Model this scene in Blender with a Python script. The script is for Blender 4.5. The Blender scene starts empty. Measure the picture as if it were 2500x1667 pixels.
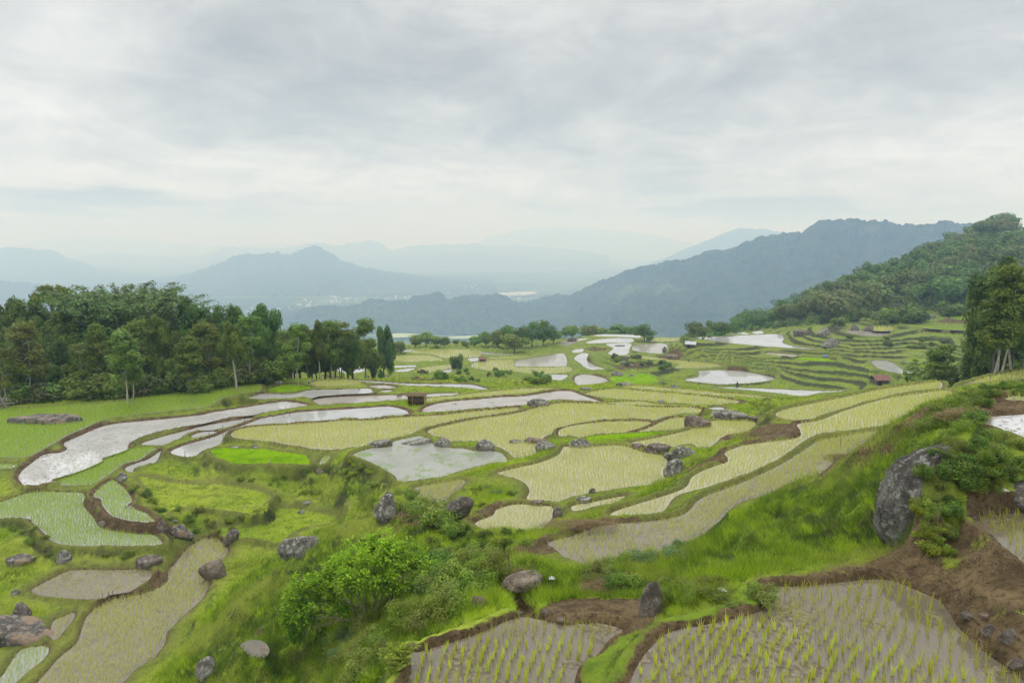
import bpy, bmesh, math, random, time, os
import numpy as np
from mathutils import Vector, Matrix, geometry
random.seed(7); RNG = np.random.default_rng(11)
T0 = time.time()
SC = bpy.context.scene
COL = SC.collection
# ------------------------------------------------------------------ camera
FPX, CX, CY, PITCH = 1667.0, 1250.0, 833.5, math.radians(8.3)
cd = bpy.data.cameras.new("camera"); cam = bpy.data.objects.new("camera", cd); COL.objects.link(cam)
cd.sensor_width = 36.0; cd.lens = 24.005; cd.clip_start = 0.1; cd.clip_end = 80000
cam.location = (0, 0, 0); cam.rotation_euler = (math.radians(90) - PITCH, 0, 0)
SC.camera = cam
# ------------------------------------------------------------------ render settings
SC.render.engine = 'CYCLES'
SC.cycles.use_denoising = True
SC.cycles.use_adaptive_sampling = True; SC.cycles.adaptive_threshold = 0.02
SC.cycles.max_bounces = 6; SC.cycles.diffuse_bounces = 2; SC.cycles.glossy_bounces = 3
SC.cycles.transmission_bounces = 3; SC.cycles.transparent_max_bounces = 6; SC.cycles.volume_bounces = 2
SC.view_settings.view_transform = 'Standard'; SC.view_settings.look = 'None'
SC.view_settings.exposure = 0.0; SC.view_settings.gamma = 1.0
# ------------------------------------------------------------------ node helpers
def N(nt, t, **kw):
    n = nt.nodes.new(t)
    for k, v in kw.items():
        if hasattr(n, k): setattr(n, k, v)
        else: n.inputs[k].default_value = v
    return n
class NT:
    """small helper that writes shader graphs as expressions"""
    def __init__(s, nt): s.nt = nt
    def lk(s, a, b): s.nt.links.new(a, b)
    def put(s, sock, v):
        if v is None: return
        if isinstance(v, bpy.types.NodeSocket): s.nt.links.new(v, sock)
        elif isinstance(v, (tuple, list)) and len(v) == 3 and sock.type == 'RGBA': sock.default_value = (*v, 1)
        else: sock.default_value = v
    def math(s, op, a, b=None, c=None, clamp=False):
        n = s.nt.nodes.new('ShaderNodeMath'); n.operation = op; n.use_clamp = clamp
        s.put(n.inputs[0], a); s.put(n.inputs[1], b); s.put(n.inputs[2], c)
        return n.outputs[0]
    def noise(s, vec, scale, detail=4, rough=0.55, dist=0.0, color=False):
        n = s.nt.nodes.new('ShaderNodeTexNoise'); s.put(n.inputs['Vector'], vec)
        n.inputs['Scale'].default_value = scale; n.inputs['Detail'].default_value = detail
        n.inputs['Roughness'].default_value = rough; n.inputs['Distortion'].default_value = dist
        return n.outputs['Color' if color else 'Fac']
    def ramp(s, fac, stops, interp='LINEAR'):
        n = s.nt.nodes.new('ShaderNodeValToRGB'); n.color_ramp.interpolation = interp
        els = n.color_ramp.elements
        while len(els) < len(stops): els.new(0.5)
        for e, (p, c) in zip(els, stops):
            e.position = p; e.color = (*c, 1) if isinstance(c, (tuple, list)) else (c, c, c, 1)
        s.put(n.inputs[0], fac); return n.outputs[0]
    def mix(s, fac, a, b, mode='MIX'):
        n = s.nt.nodes.new('ShaderNodeMix'); n.data_type = 'RGBA'; n.blend_type = mode
        s.put(n.inputs[0], fac); s.put(n.inputs[6], a); s.put(n.inputs[7], b)
        return n.outputs[2]
    def mapr(s, v, a, b, c=0.0, d=1.0):
        n = s.nt.nodes.new('ShaderNodeMapRange'); n.interpolation_type = 'SMOOTHSTEP'
        s.put(n.inputs[0], v); n.inputs[1].default_value = a; n.inputs[2].default_value = b
        n.inputs[3].default_value = c; n.inputs[4].default_value = d
        return n.outputs[0]
    def pos(s): return s.nt.nodes.new('ShaderNodeNewGeometry').outputs['Position']
    def attr(s, name):
        n = s.nt.nodes.new('ShaderNodeAttribute'); n.attribute_name = name; return n.outputs['Fac']
    def scalev(s, v, sc):
        n = s.nt.nodes.new('ShaderNodeMapping'); s.put(n.inputs['Vector'], v); n.inputs['Scale'].default_value = sc
        return n.outputs[0]
# ------------------------------------------------------------------ world: overcast sky
SUN_EL, SUN_AZ = math.radians(58), math.radians(-35)      # azimuth from +Y (view axis) towards +X
w = bpy.data.worlds.new("World"); SC.world = w; w.use_nodes = True
nt = w.node_tree; nt.nodes.clear(); E = NT(nt)
outw = nt.nodes.new('ShaderNodeOutputWorld')
sky = nt.nodes.new('ShaderNodeTexSky'); sky.sky_type = 'NISHITA'; sky.sun_disc = False
sky.sun_elevation = SUN_EL; sky.sun_rotation = SUN_AZ
bg1 = N(nt, 'ShaderNodeBackground', Strength=0.06); E.lk(sky.outputs[0], bg1.inputs[0])
tc = nt.nodes.new('ShaderNodeTexCoord'); sep = nt.nodes.new('ShaderNodeSeparateXYZ'); E.lk(tc.outputs['Generated'], sep.inputs[0])
dx, dy, dz = sep.outputs
yy = E.math('MAXIMUM', dy, 0.15)
S = E.math('DIVIDE', dx, yy); El = E.math('DIVIDE', dz, yy)
# cloud plane coordinates (perspective correct: a ceiling seen from below)
zc = E.math('ADD', E.math('MAXIMUM', dz, 0.0), 0.14)
cb = nt.nodes.new('ShaderNodeCombineXYZ'); E.put(cb.inputs[0], E.math('DIVIDE', dx, zc)); E.put(cb.inputs[1], E.math('DIVIDE', dy, zc))
cp = cb.outputs[0]
warp = E.noise(cp, 0.9, 4, 0.55, 0.3, color=True)
sw = nt.nodes.new('ShaderNodeSeparateColor'); E.lk(warp, sw.inputs[0])
S2 = E.math('MULTIPLY_ADD', E.math('SUBTRACT', sw.outputs[0], 0.5), 0.42, S)
E2 = E.math('MULTIPLY_ADD', E.math('SUBTRACT', sw.outputs[1], 0.5), 0.13, El)
def skyfeat(u, v, ru, rv, amp, tilt=0.0):
    s0 = (u - CX) / FPX; e0 = (591 - v) / FPX * 1.03
    a = E.math('SUBTRACT', S2, s0); b = E.math('SUBTRACT', E2, e0)
    b = E.math('MULTIPLY_ADD', a, -tilt, b)
    a = E.math('DIVIDE', a, ru / FPX); b = E.math('DIVIDE', b, rv / FPX)
    q = E.math('ADD', E.math('MULTIPLY', a, a), E.math('MULTIPLY', b, b))
    return E.math('MULTIPLY', E.math('EXPONENT', E.math('MULTIPLY', q, -1.0)), amp)
feats = [(180, 130, 200, 90, .20), (120, 330, 300, 120, .30), (380, 430, 330, 60, .26), (900, 440, 330, 70, .26), (1150, 500, 260, 60, .16),
         (1900, 380, 500, 70, .14), (2380, 380, 260, 110, .26), (1150, 330, 150, 40, .10),
         (250, 492, 300, 20, -.34), (120, 535, 260, 22, .20), (560, 535, 120, 22, -.10), (1000, 572, 420, 20, .30),
         (1650, 515, 200, 20, -.20), (1950, 512, 330, 24, -.36), (2350, 515, 200, 20, .08), (1750, 545, 260, 12, .20),
         (620, 130, 300, 200, -.14), (1000, 220, 230, 110, -.18), (1420, 260, 260, 90, -.10), (1350, 400, 150, 60, -.10), (1600, 440, 140, 40, -.06),
         (2050, 200, 450, 110, -.12), (1750, 60, 500, 70, -.03), (1250, 60, 260, 60, .10), (700, 330, 300, 60, -.06)]
tot = None
for f in feats:
    f = f[:4] + (f[4] * (2.3 if f[4] < 0 else 1.2),) + f[5:]
    g = skyfeat(*f); tot = g if tot is None else E.math('ADD', tot, g)
n1 = E.math('SUBTRACT', E.noise(cp, 1.7, 7, 0.6, 0.9), 0.5)
n2 = E.math('SUBTRACT', E.noise(E.scalev(tc.outputs['Generated'], (6, 6, 11)), 1.6, 7, 0.62, 0.8), 0.5)
val = E.math('MULTIPLY_ADD', n1, 1.05, tot)
val = E.math('MULTIPLY_ADD', n2, 0.80, val)
val = E.math('ADD', val, 0.53)
# brighter, whiter overcast overhead and behind the camera
cloudcol = E.ramp(val, [(0.0, (.44, .457, .467)), (0.30, (.575, .59, .592)), (0.55, (.715, .727, .718)), (0.85, (.875, .888, .885)), (1.0, (.97, .978, .975))])
zen = E.mapr(dz, 0.30, 0.75, 1.0, 2.3)
back = E.mapr(dy, 0.35, -0.5, 1.0, 1.15)
mul = E.math('MULTIPLY', zen, back)
bg2 = nt.nodes.new('ShaderNodeBackground'); E.lk(cloudcol, bg2.inputs[0]); E.put(bg2.inputs[1], mul)
ms = nt.nodes.new('ShaderNodeMixShader'); ms.inputs[0].default_value = 0.93
E.lk(bg1.outputs[0], ms.inputs[1]); E.lk(bg2.outputs[0], ms.inputs[2]); E.lk(ms.outputs[0], outw.inputs[0])
# ------------------------------------------------------------------ sun (veiled)
sd = bpy.data.lights.new("sun", 'SUN'); sd.energy = 1.1; sd.angle = math.radians(22); sd.color = (1.0, .965, .91)
sun = bpy.data.objects.new("sun", sd); COL.objects.link(sun)
_d = Vector((math.sin(SUN_AZ) * math.cos(SUN_EL), math.cos(SUN_AZ) * math.cos(SUN_EL), math.sin(SUN_EL)))
sun.rotation_euler = _d.to_track_quat('Z', 'Y').to_euler()
# ------------------------------------------------------------------ tagging and mesh helpers
def tag(o, label=None, cat=None, group=None, kind=None):
    if label: o['label'] = label
    if cat: o['category'] = cat
    if group: o['group'] = group
    if kind: o['kind'] = kind
    return o
def empty(name, loc=(0, 0, 0)):
    o = bpy.data.objects.new(name, None); COL.objects.link(o); o.location = loc; o.empty_display_size = .3; return o
def np_mesh(name, V, F, mat=None, parent=None, smooth=False, attrs=None, link=True):
    """V (n,3); F list of (k,m) int arrays (tris / quads)"""
    V = np.asarray(V, np.float32)
    if not isinstance(F, list): F = [F]
    F = [np.asarray(f, np.int32) for f in F if len(f)]
    me = bpy.data.meshes.new(name)
    me.vertices.add(len(V)); me.vertices.foreach_set('co', V.ravel())
    nl = sum(f.size for f in F); nf = sum(len(f) for f in F)
    me.loops.add(nl); me.loops.foreach_set('vertex_index', np.concatenate([f.ravel() for f in F]))
    me.polygons.add(nf)
    tot = np.concatenate([np.full(len(f), f.shape[1], np.int32) for f in F])
    st = np.concatenate([[0], np.cumsum(tot)[:-1]]).astype(np.int32)
    me.polygons.foreach_set('loop_start', st)
    try: me.polygons.foreach_set('loop_total', tot)
    except Exception: pass
    me.polygons.foreach_set('use_smooth', np.full(nf, bool(smooth)))
    for k, a in (attrs or {}).items():
        at = me.attributes.new(k, 'FLOAT', 'POINT'); at.data.foreach_set('value', np.asarray(a, np.float32))
    me.update(calc_edges=True)
    if mat: me.materials.append(mat)
    if not link: return me
    o = bpy.data.objects.new(name, me); COL.objects.link(o)
    if parent: o.parent = parent
    return o
def copy_tree(root):
    c = root.copy(); COL.objects.link(c)
    for ch in root.children:
        d = ch.copy(); COL.objects.link(d); d.parent = c
    return c
# ------------------------------------------------------------------ numpy noise
def _hash(ix, iy, s):
    h = (ix.astype(np.int64) * 374761393 + iy.astype(np.int64) * 668265263 + s * 974634777) & 0xffffffff
    h = ((h ^ (h >> 13)) * 1274126177) & 0xffffffff
    return ((h ^ (h >> 16)) & 0xffff).astype(np.float32) / 65535.0
def vnoise(x, y, s=0):
    ix = np.floor(x); iy = np.floor(y); fx = (x - ix).astype(np.float32); fy = (y - iy).astype(np.float32)
    fx = fx * fx * (3 - 2 * fx); fy = fy * fy * (3 - 2 * fy)
    a = _hash(ix, iy, s); b = _hash(ix + 1, iy, s); c = _hash(ix, iy + 1, s); d = _hash(ix + 1, iy + 1, s)
    return (a + (b - a) * fx) * (1 - fy) + (c + (d - c) * fx) * fy
def fbm(x, y, s=0, o=4, g=0.5):
    r = 0; a = 1; t = 0
    for i in range(o):
        r = r + a * (vnoise(x, y, s + i * 17) - .5); t += a; a *= g; x = x * 2.03 + 11.3; y = y * 2.03 + 5.7
    return r / t * 2       # about -1..1
def sstep(a, b, x):
    t = np.clip((x - a) / (b - a), 0, 1); return t * t * (3 - 2 * t)
# ------------------------------------------------------------------ photograph pixel -> world
sP, cP = math.sin(PITCH), math.cos(PITCH)
def tv(v):      # drop per metre forward for image row v
    yc = -(np.asarray(v, float) - CY) / FPX
    return (sP - yc * cP) / (cP + yc * sP)
def at(u, v, D):   # point on the level D metres below the camera
    Y = D / tv(v); dep = Y * cP + D * sP
    return (np.asarray(u, float) - CX) / FPX * dep, Y
def at_r(u, v, Y):
    z = -tv(v) * Y; return (u - CX) / FPX * (Y * cP - z * sP), Y, z
REG = dict(A=(0, 880, 4.704), B=(500, 880, 4.704), C=(1000, 880, 4.704), D=(1500, 880, 4.704), E=(2000, 880, 4.704), F=(1000, 1150, 4.704),
           G=(1500, 700, 4.704), H=(2000, 600, 4.704), I=(0, 1107, 2.8), J=(830, 1107, 2.8), K=(1660, 1107, 2.8), L=(830, 700, 2.8),
           M=(900, 720, 2.8), N=(1600, 700, 2.6133), O=(0, 600, 2.8), Q=(1660, 600, 2.8), Z=(0, 0, 1.0), S=(0, 0, .9408))
def P(s):
    """'A 1,2 3,4 B 5,6' -> list of source pixels"""
    out = []; reg = REG['Z']
    for tkn in s.split():
        if tkn in REG: reg = REG[tkn]
        else:
            x, y = tkn.split(','); out.append((reg[0] + float(x) / reg[2], reg[1] + float(y) / reg[2]))
    return out
# ------------------------------------------------------------------ the paddies, traced and laid on their own levels
# (kind, drop below camera, mud-bank strength, outline)
PAD = [
 ('near', 7.6, .9, 'K 0,1200 200,1165 480,1100 600,1050 635,925 900,905 1300,860 1480,880 1650,950 1780,1010 1860,1120 1900,1180 1960,1240 2050,1330 2200,1440 2352,1560 2500,1900 J 1900,1900 1985,1567 2040,1440 2120,1330 2220,1240'),
 ('near', 8.6, .9, 'J 480,1720 490,1500 490,1370 560,1350 800,1280 1000,1210 1150,1140 1290,1130 1340,1140 1560,1170 1750,1160 1900,1190 1930,1215 1850,1260 1750,1380 1640,1450 1600,1567 1550,1720'),
 ('near', 6.7, 1, 'K 2000,430 2100,420 2352,400 2600,400 2600,900 2352,760 2250,680 2170,600 2060,510'),
 ('mud', 5.8, 1, 'E 1850,690 1950,650 2352,620 2700,600 2700,1000 2352,900 2200,850 2080,800 1950,760'),
 ('rice', 5.7, .3, 'E 2120,450 2200,415 2352,400 2700,385 2700,500 2352,485 2150,475'),
 ('rice', 12.9, .5, 'E 1620,290 1900,200 2150,150 2352,110 2700,50 2700,180 2300,220 2000,240 1700,275'),
 ('rice', 13.3, .5, 'D 1850,620 1900,585 2100,530 2352,480 E 200,440 400,400 700,335 1200,265 1400,250 1370,330 1100,350 850,400 700,450 500,490 300,560 0,640 D 2280,680 2050,700 1900,655'),
 ('rice', 12.6, .45, 'J 1850,430 1890,390 2100,325 2352,240 D 900,1330 1130,1220 1290,1170 1300,1110 1270,1060 1450,985 1700,945 2100,890 2135,800 2105,730 2352,690 E 300,575 650,470 850,425 1400,350 1560,380 1500,450 1200,560 1050,660 900,735 400,800 0,850 D 2250,880 2080,990 1900,1130 1500,1310 1000,1470 700,1560 J 2200,400 2000,425'),
 ('silt', 11.6, .45, 'J 1420,610 1600,560 1800,490 2100,465 2352,415 D 1000,1580 1500,1390 1900,1200 2150,1050 2352,925 E 400,850 700,800 830,790 700,870 500,950 350,1060 250,1090 180,1150 80,1250 0,1330 K 900,190 750,230 560,290 400,340 330,400 230,500 100,580 20,600 J 2200,650 2100,720 2000,755 1850,800 1760,800 1600,740 1540,710 1480,660'),
 ('rice', 14.8, .5, 'C 1000,1290 1200,1240 1500,1170 1700,1090 1760,1010 1800,985 2110,990 2352,975 D 180,1000 350,1060 580,1100 600,1200 560,1260 570,1340 600,1370 450,1425 200,1450 0,1480 C 2150,1510 2000,1545 F 1850,300 1700,355 1600,362 1540,350 1350,320 1380,230 1330,140 1250,100 1100,60 1030,35'),
 ('rice', 14.9, .5, 'D 190,945 500,885 800,815 1050,735 1170,690 1600,700 1590,780 1480,820 1250,870 1180,930 1100,990 970,1005 900,960 750,975 640,1000 500,945 400,985 330,970'),
 ('rice', 14.2, .5, 'F 1890,460 1870,400 2100,355 2352,305 D 130,1555 80,1590 F 2352,370 2100,410 2000,440'),
 ('rice', 14.5, .5, 'F 750,600 950,510 1000,440 1150,390 1300,380 1450,400 1600,400 1650,440 1640,530 1550,630 1480,680 1370,740 1250,750 1100,720 900,690'),
 ('silt', 15.2, .4, 'F 60,190 300,150 620,100 610,170 500,270 440,350 420,390 200,400 170,360 100,250'),
 ('pond', 15.9, .3, 'B 1700,1080 1900,1010 2140,985 2170,930 2352,885 C 130,865 200,920 270,960 490,1005 620,1010 760,1040 950,1040 1060,1070 1120,1160 1000,1175 800,1215 560,1280 380,1335 180,1360 -10,1395 B 2230,1390 2170,1310 1960,1190 1800,1120'),
 ('rice', 16.3, .8, 'C 220,800 450,740 800,670 1100,630 1300,590 1500,535 1700,495 1900,490 2352,510 D 500,540 880,540 1060,590 1000,612 800,610 620,640 420,690 330,680 200,670 0,680 C 2200,690 1900,740 1700,800 1620,850 1540,880 1480,980 1460,1060 1220,1125 1140,1060 1000,985 760,930 500,940 440,900 300,870 230,840'),
 ('rice', 16.0, .8, 'C 1710,830 1740,790 1900,745 2200,710 2352,702 D 300,700 430,722 330,780 150,830 0,843 C 2150,855 1980,890 1850,870 1730,870'),
 ('rice', 15.9, .8, 'D 200,835 330,800 450,750 560,700 700,662 1000,655 900,690 820,755 790,785 600,808 400,828'),
 ('nursery', 15.8, .1, 'C 2030,905 2100,882 2352,862 D 400,837 600,830 350,880 200,900 0,912 C 2100,922'),
 ('rice', 16.7, .9, 'B 300,850 340,815 450,782 600,762 900,742 1300,717 1600,690 1900,692 2100,668 2352,650 C 400,625 650,595 1000,565 1250,545 1220,580 1100,605 750,655 440,715 220,765 100,795 0,850 B 2150,905 1900,975 1500,1025 1300,1025 1000,975 700,930 420,905 330,880'),
 ('nursery', 16.95, .1, 'B 80,1040 200,1020 450,1025 700,1035 850,1060 1050,1085 1150,1100 1200,1170 1180,1200 1000,1190 700,1190 500,1195 350,1195 250,1150 130,1110'),
 ('water', 17.4, .9, 'B 2120,530 2300,572 2330,628 2100,636 1850,673 1600,662 1450,692 1100,712 800,733 550,753 400,775 290,810 235,855 225,905 170,962 60,1010 0,1020 A 2290,1060 2210,1112 2050,1088 1958,1050 2100,980 2352,907 B 150,862 280,800 450,742 560,700 650,667 850,632 1100,592 1500,565 1900,540'),
 ('muddy', 17.3, .8, 'C 170,600 150,572 200,532 400,480 800,442 1100,417 1300,410 1500,380 1700,350 1850,352 1950,390 2100,440 2215,482 2000,468 1800,455 1650,458 1550,475 1370,508 1000,540 700,565 400,588'),
 ('rice', 17.6, .4, 'C 2010,385 2150,352 2352,328 D 300,350 800,390 1000,410 1400,460 1420,480 1350,500 1000,508 880,500 600,488 0,443 C 2200,420 2070,402'),
 ('rice', 17.0, .4, 'C 2100,503 2352,482 D 300,472 480,500 820,515 700,526 0,524 C 2352,512'),
 ('rice', 18.0, .4, 'C 200,478 230,430 500,410 800,372 1100,342 1400,320 1700,325 1500,350 1350,382 1150,395 1000,405 700,430 400,458'),
 ('rice', 18.0, .4, 'D 100,292 400,300 700,322 1100,362 1600,402 1830,430 1400,420 900,387 400,342 150,320'),
 ('mud', 17.65, .9, 'B 1165,520 1130,500 1000,480 870,476 500,532 0,612 A 2352,622 1900,672 1400,717 1150,765 900,870 725,950 775,1010 700,1055 500,1080 370,1170 260,1260 215,1340 250,1400 310,1440 600,1405 600,1360 900,1265 1140,1160 1160,1120 1430,1025 1500,935 1700,850 2000,780 2352,715 B 60,700 300,650 560,622 850,572'),
 ('water', 17.9, .5, 'A 1615,960 1850,880 2100,812 2352,747 B 300,692 550,657 500,690 370,735 200,782 0,800 A 2250,805 2110,855 2060,900 1950,938 1870,975'),
 ('water', 18.0, .5, 'A 2200,862 2352,815 B 160,822 60,858 A 2352,868 2230,893'),
 ('water', 17.95, .6, 'A 1430,1240 1500,1200 1700,1130 1800,1070 1850,1025 1830,1100 1780,1170 1640,1208 1545,1233 1530,1265 1500,1288'),
 ('green', 17.4, .4, 'A -900,600 -60,560 300,552 700,532 1100,507 1500,452 1900,402 2352,347 B 600,285 640,345 560,365 380,395 180,440 100,500 0,540 A 1900,590 1400,650 1150,700 950,785 750,870 690,910 540,990 500,1020 380,1080 300,1115 -60,1120 -900,1120'),
 ('green', 17.86, .3, 'A 680,1370 1160,1160 1480,1030 1790,1005 1700,1060 1600,1140 1420,1190 1300,1270 1150,1370 1020,1430 700,1430'),
 ('rows', 17.5, .3, 'A -500,1200 150,1195 165,1222 60,1248 -500,1262'),
 ('rows', 17.95, .6, 'I -500,345 -60,345 200,268 400,265 560,272 582,300 570,335 590,385 640,432 670,492 740,522 900,545 1030,552 1080,580 1080,628 700,632 450,625 330,580 310,550 220,468 150,442 -500,440'),
 ('rows', 17.45, .75, 'I 760,185 800,200 850,240 890,290 900,330 870,350 940,390 1000,410 1030,440 1055,468 950,468 850,450 760,420 700,350 690,310 640,290 680,240'),
 ('silt', 18.85, .55, 'I 1400,582 1500,588 1530,620 1560,650 1540,700 1400,785 1390,830 1430,880 1400,970 1330,1040 1250,1110 1180,1180 1140,1220 1130,1290 1080,1360 1050,1400 930,1470 840,1567 600,1800 -50,1800 250,1567 400,1400 520,1300 560,1200 590,1120 650,1060 760,1000 950,962 1080,922 1150,865 1145,810 1200,745 1250,680 1310,625'),
 ('rice2', 18.6, .45, 'I 215,935 300,882 380,842 490,797 740,795 900,792 1010,792 1035,830 1000,875 930,915 880,940 760,958 700,985 600,998 400,983 260,962'),
 ('silt', 18.8, .5, 'I 360,1150 440,1112 510,1085 495,1140 445,1200 400,1258 350,1258'),
 ('rows', 18.9, .5, 'I 0,1530 60,1450 140,1345 240,1322 315,1315 335,1340 300,1400 200,1480 100,1567 0,1660 -200,1700 -200,1600'),
 ('rows', 16.9, .3, 'B 1320,1180 1360,1110 1440,1095 1430,1120 1360,1190'),
 ('puddle', 13.6, .3, 'I 1625,1340 1660,1300 1740,1280 1800,1300 1825,1350 1790,1390 1700,1400 1640,1385'),
 ('water', 17.65, .4, 'B 500,428 580,402 650,378 700,382 1000,386 1200,342 1400,336 1700,327 1880,322 1920,350 1900,370 1600,384 1450,394 1300,408 1190,436 1160,414 1000,428 900,433 740,448 600,443'),
 ('muddy', 17.9, .6, 'B 1215,445 1350,430 1600,411 1900,402 2352,395 C 0,400 0,430 B 2352,440 2150,458 1800,487 1500,502 1340,517 1270,480'),
 ('water', 18.0, .3, 'C 190,418 200,388 550,377 500,400 300,413'),
 ('water', 18.4, .6, 'B 1480,217 1900,236 2352,266 C 500,271 700,276 800,300 915,333 800,338 700,320 400,302 0,292 B 2352,288 2050,265 1800,250'),
 ('rice', 18.1, .3, 'B 1190,262 1300,237 1600,227 1800,257 1700,290 1500,303 1350,303 1240,280'),
 ('nursery', 18.0, .1, 'B 690,350 800,320 900,297 1050,292 1210,315 1130,343 950,363 820,368'),
 ('green', 17.6, .1, 'B 480,270 620,240 780,222 800,240 760,262 640,268 540,278'),
 ('green', 17.9, .1, 'B 900,240 1000,225 1210,222 1180,245 1050,258 920,262'),
 ('water', 18.2, .4, 'B 2000,360 2050,345 2140,340 2140,360 2050,372'),
 ('muddy', 18.3, .7, 'B 1880,292 2050,282 2200,310 2100,325 1950,312'),
 ('water', 15.0, .4, 'D 1080,545 1200,535 1260,548 1240,570 1130,568'),
 ('lawn', 17.95, .2, 'I 960,160 1150,200 1350,215 1500,215 1700,245 1850,290 1800,345 1790,395 1700,405 1500,385 1300,370 1170,390 1110,420 1070,330 1000,230'),
 ('lawn', 18.6, .2, 'I 1480,520 1620,500 1790,440 1850,400 2000,380 2300,440 2300,470 2100,500 1965,560 1940,630 1850,600 1700,575 1620,590 1540,570'),
 # ---- the lower bench
 ('water', 36.0, .5, 'D 1100,302 1400,312 1800,327 2352,350 E 300,347 200,360 0,370 D 2200,408 2080,408 1900,378 1500,338'),
 ('water', 36.4, .5, 'G 800,1070 950,1040 975,985 960,965 1250,955 1450,965 1700,1012 1845,1055 1650,1095 1400,1112 1200,1120 1000,1100'),
 ('rice', 36.0, .4, 'G 90,790 400,810 700,840 1000,870 1250,908 1000,930 700,933 745,905 720,882 500,850 300,820'),
 ('nursery', 36.0, .1, 'L 1850,625 1960,602 2100,600 2180,640 2100,665 1900,670 1870,650'),
 ('muddy', 36.2, .9, 'L 1610,612 1700,602 1800,620 1835,650 1750,680 1650,690 1610,680'),
 ('water', 36.5, .3, 'L 1370,605 1560,602 1500,640 1400,616'),
 ('rice', 37.5, .2, 'L 890,545 960,512 1180,502 1195,548 1440,552 1555,548 1580,578 1400,600 1200,582 1000,570'),
 ('muddy', 37.6, .4, 'L 1195,510 1300,490 1450,465 1535,460 1548,540 1440,545 1205,543'),
 ('water', 37.2, .3, 'L 1600,490 1650,455 1700,460 1690,500 1750,540 1830,570 1760,573 1680,555 1640,520'),
 ('water', 38.0, .3, 'L 1600,430 1665,425 1650,448 1590,450'),
 ('water', 38.2, .3, 'L 1820,392 1985,387 1980,430 1960,465 1870,468 1830,455 1870,420'),
 ('water', 38.6, .3, 'L 1680,385 1760,361 1900,352 2000,356 1990,380 1850,383'),
 ('water', 39.0, .3, 'L 1730,335 1800,326 2020,330 2050,348 1900,343'),
 ('muddy', 38.8, .5, 'L 1500,390 1560,362 1700,352 1640,370 1560,400'),
 ('muddy', 37.8, .5, 'L 2000,420 2030,397 2230,392 2210,460 2100,450 2010,435'),
 ('rice', 38.9, .3, 'L 2100,352 2350,352 2350,368 2120,375'),
 ('water', 32.5, .4, 'G 860,587 1300,567 1600,552 1900,547 1950,600 1930,640 2050,680 2352,720 2200,713 1800,688 1400,653 1100,620'),
 ('water', 33.4, .4, 'Q 330,604 420,592 470,600 460,606'),
 ('water', 33.4, .4, 'Q 490,592 550,583 575,595 530,605'),
 ('water', 33.5, .5, 'Q 1310,785 1440,792 1530,850 1640,883 1560,878 1370,843'),
 ('muddy', 30.1, .5, 'H 280,982 430,960 600,990 700,990 830,992 700,1038 500,1030'),
 ('rice', 29.4, .2, 'H 620,932 830,930 830,972 640,976'),
 ('green', 29.0, .3, 'H 1000,915 1300,930 1750,962 1750,975 1400,962 1100,935'),
 ('green', 30.3, .3, 'H 1170,990 1450,1012 1660,1020 1640,1048 1500,1048 1300,1028'),
 ('green', 28.7, .7, 'H 1230,872 1480,898 1740,905 1740,920 1500,912 1300,890'),
 ('green', 27.6, .8, 'H 1500,825 1600,800 1760,820 1750,852 1600,850'),
 ('green', 27.0, .5, 'H 1540,772 1700,767 1760,785 1600,788'),
 ('green', 33.0, .1, 'H 980,1312 1170,1292 1260,1340 1080,1348'),
 ('green', 32.3, .1, 'H 980,1202 1180,1232 1160,1258 1030,1230'),
 ('nursery', 33.4, .1, 'H 1000,1385 1200,1365 1330,1380 1300,1405'),
 ('nursery', 34.2, .2, 'G 2050,820 2352,825 H 200,1325 100,1338 G 2300,860'),
 ('muddy', 33.6, .8, 'G 1730,760 1900,762 2080,785 2050,800 1850,795'),
 ('rice', 37.5, .2, 'L 290,482 450,472 610,472 700,500 640,513 400,508'),
 ('rice', 38.5, .2, 'L 460,445 780,430 960,440 940,478 720,488 640,465'),
 ('water', 36.8, .3, 'L 300,545 500,536 510,548 350,555'),
 ('water', 36.5, .3, 'L 370,575 440,562 510,560 450,588'),
 ('muddy', 36.4, .3, 'L 660,585 770,562 750,588'),
 ('rice', 36.7, .2, 'L 500,583 560,556 700,537 830,537 760,558 650,578 560,592'),
 ('water', 37.6, .3, 'L 880,490 980,486 930,508 890,508'),
 ('water', 38.3, .3, 'L 970,447 1050,455 1220,465 1000,463'),
 ('water', 39.0, .3, 'L 410,437 520,432 510,444 420,444'),
 ('rice', 37.9, .2, 'L 1040,482 1300,477 1400,472 1150,493 1030,493'),
 ('water', 37.0, .3, 'B 1500,60 1800,40 1850,110 1700,150 1560,140'),
 ('rice', 38.2, .3, 'B 1400,-60 1750,-70 1800,-10 1500,10'),
]
def smooth_poly(pts, n=4):
    p = np.array(pts); out = []
    m = len(p)
    for i in range(m):
        p0, p1, p2, p3 = p[i - 1], p[i], p[(i + 1) % m], p[(i + 2) % m]
        for k in range(n):
            t = k / n
            out.append(.5 * ((2 * p1) + (p2 - p0) * t + (2 * p0 - 5 * p1 + 4 * p2 - p3) * t * t + (3 * p1 - p0 - 3 * p2 + p3) * t ** 3))
    q = np.array(out)
    return q
def inside(px, py, poly):
    r = np.zeros(px.shape, bool); n = len(poly)
    x0, y0 = poly[-1]
    for x1, y1 in poly:
        if y1 != y0:
            c = ((y1 > py) != (y0 > py)) & (px < (x0 - x1) * (py - y1) / (y0 - y1) + x1)
            r ^= c
        x0, y0 = x1, y1
    return r
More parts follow.
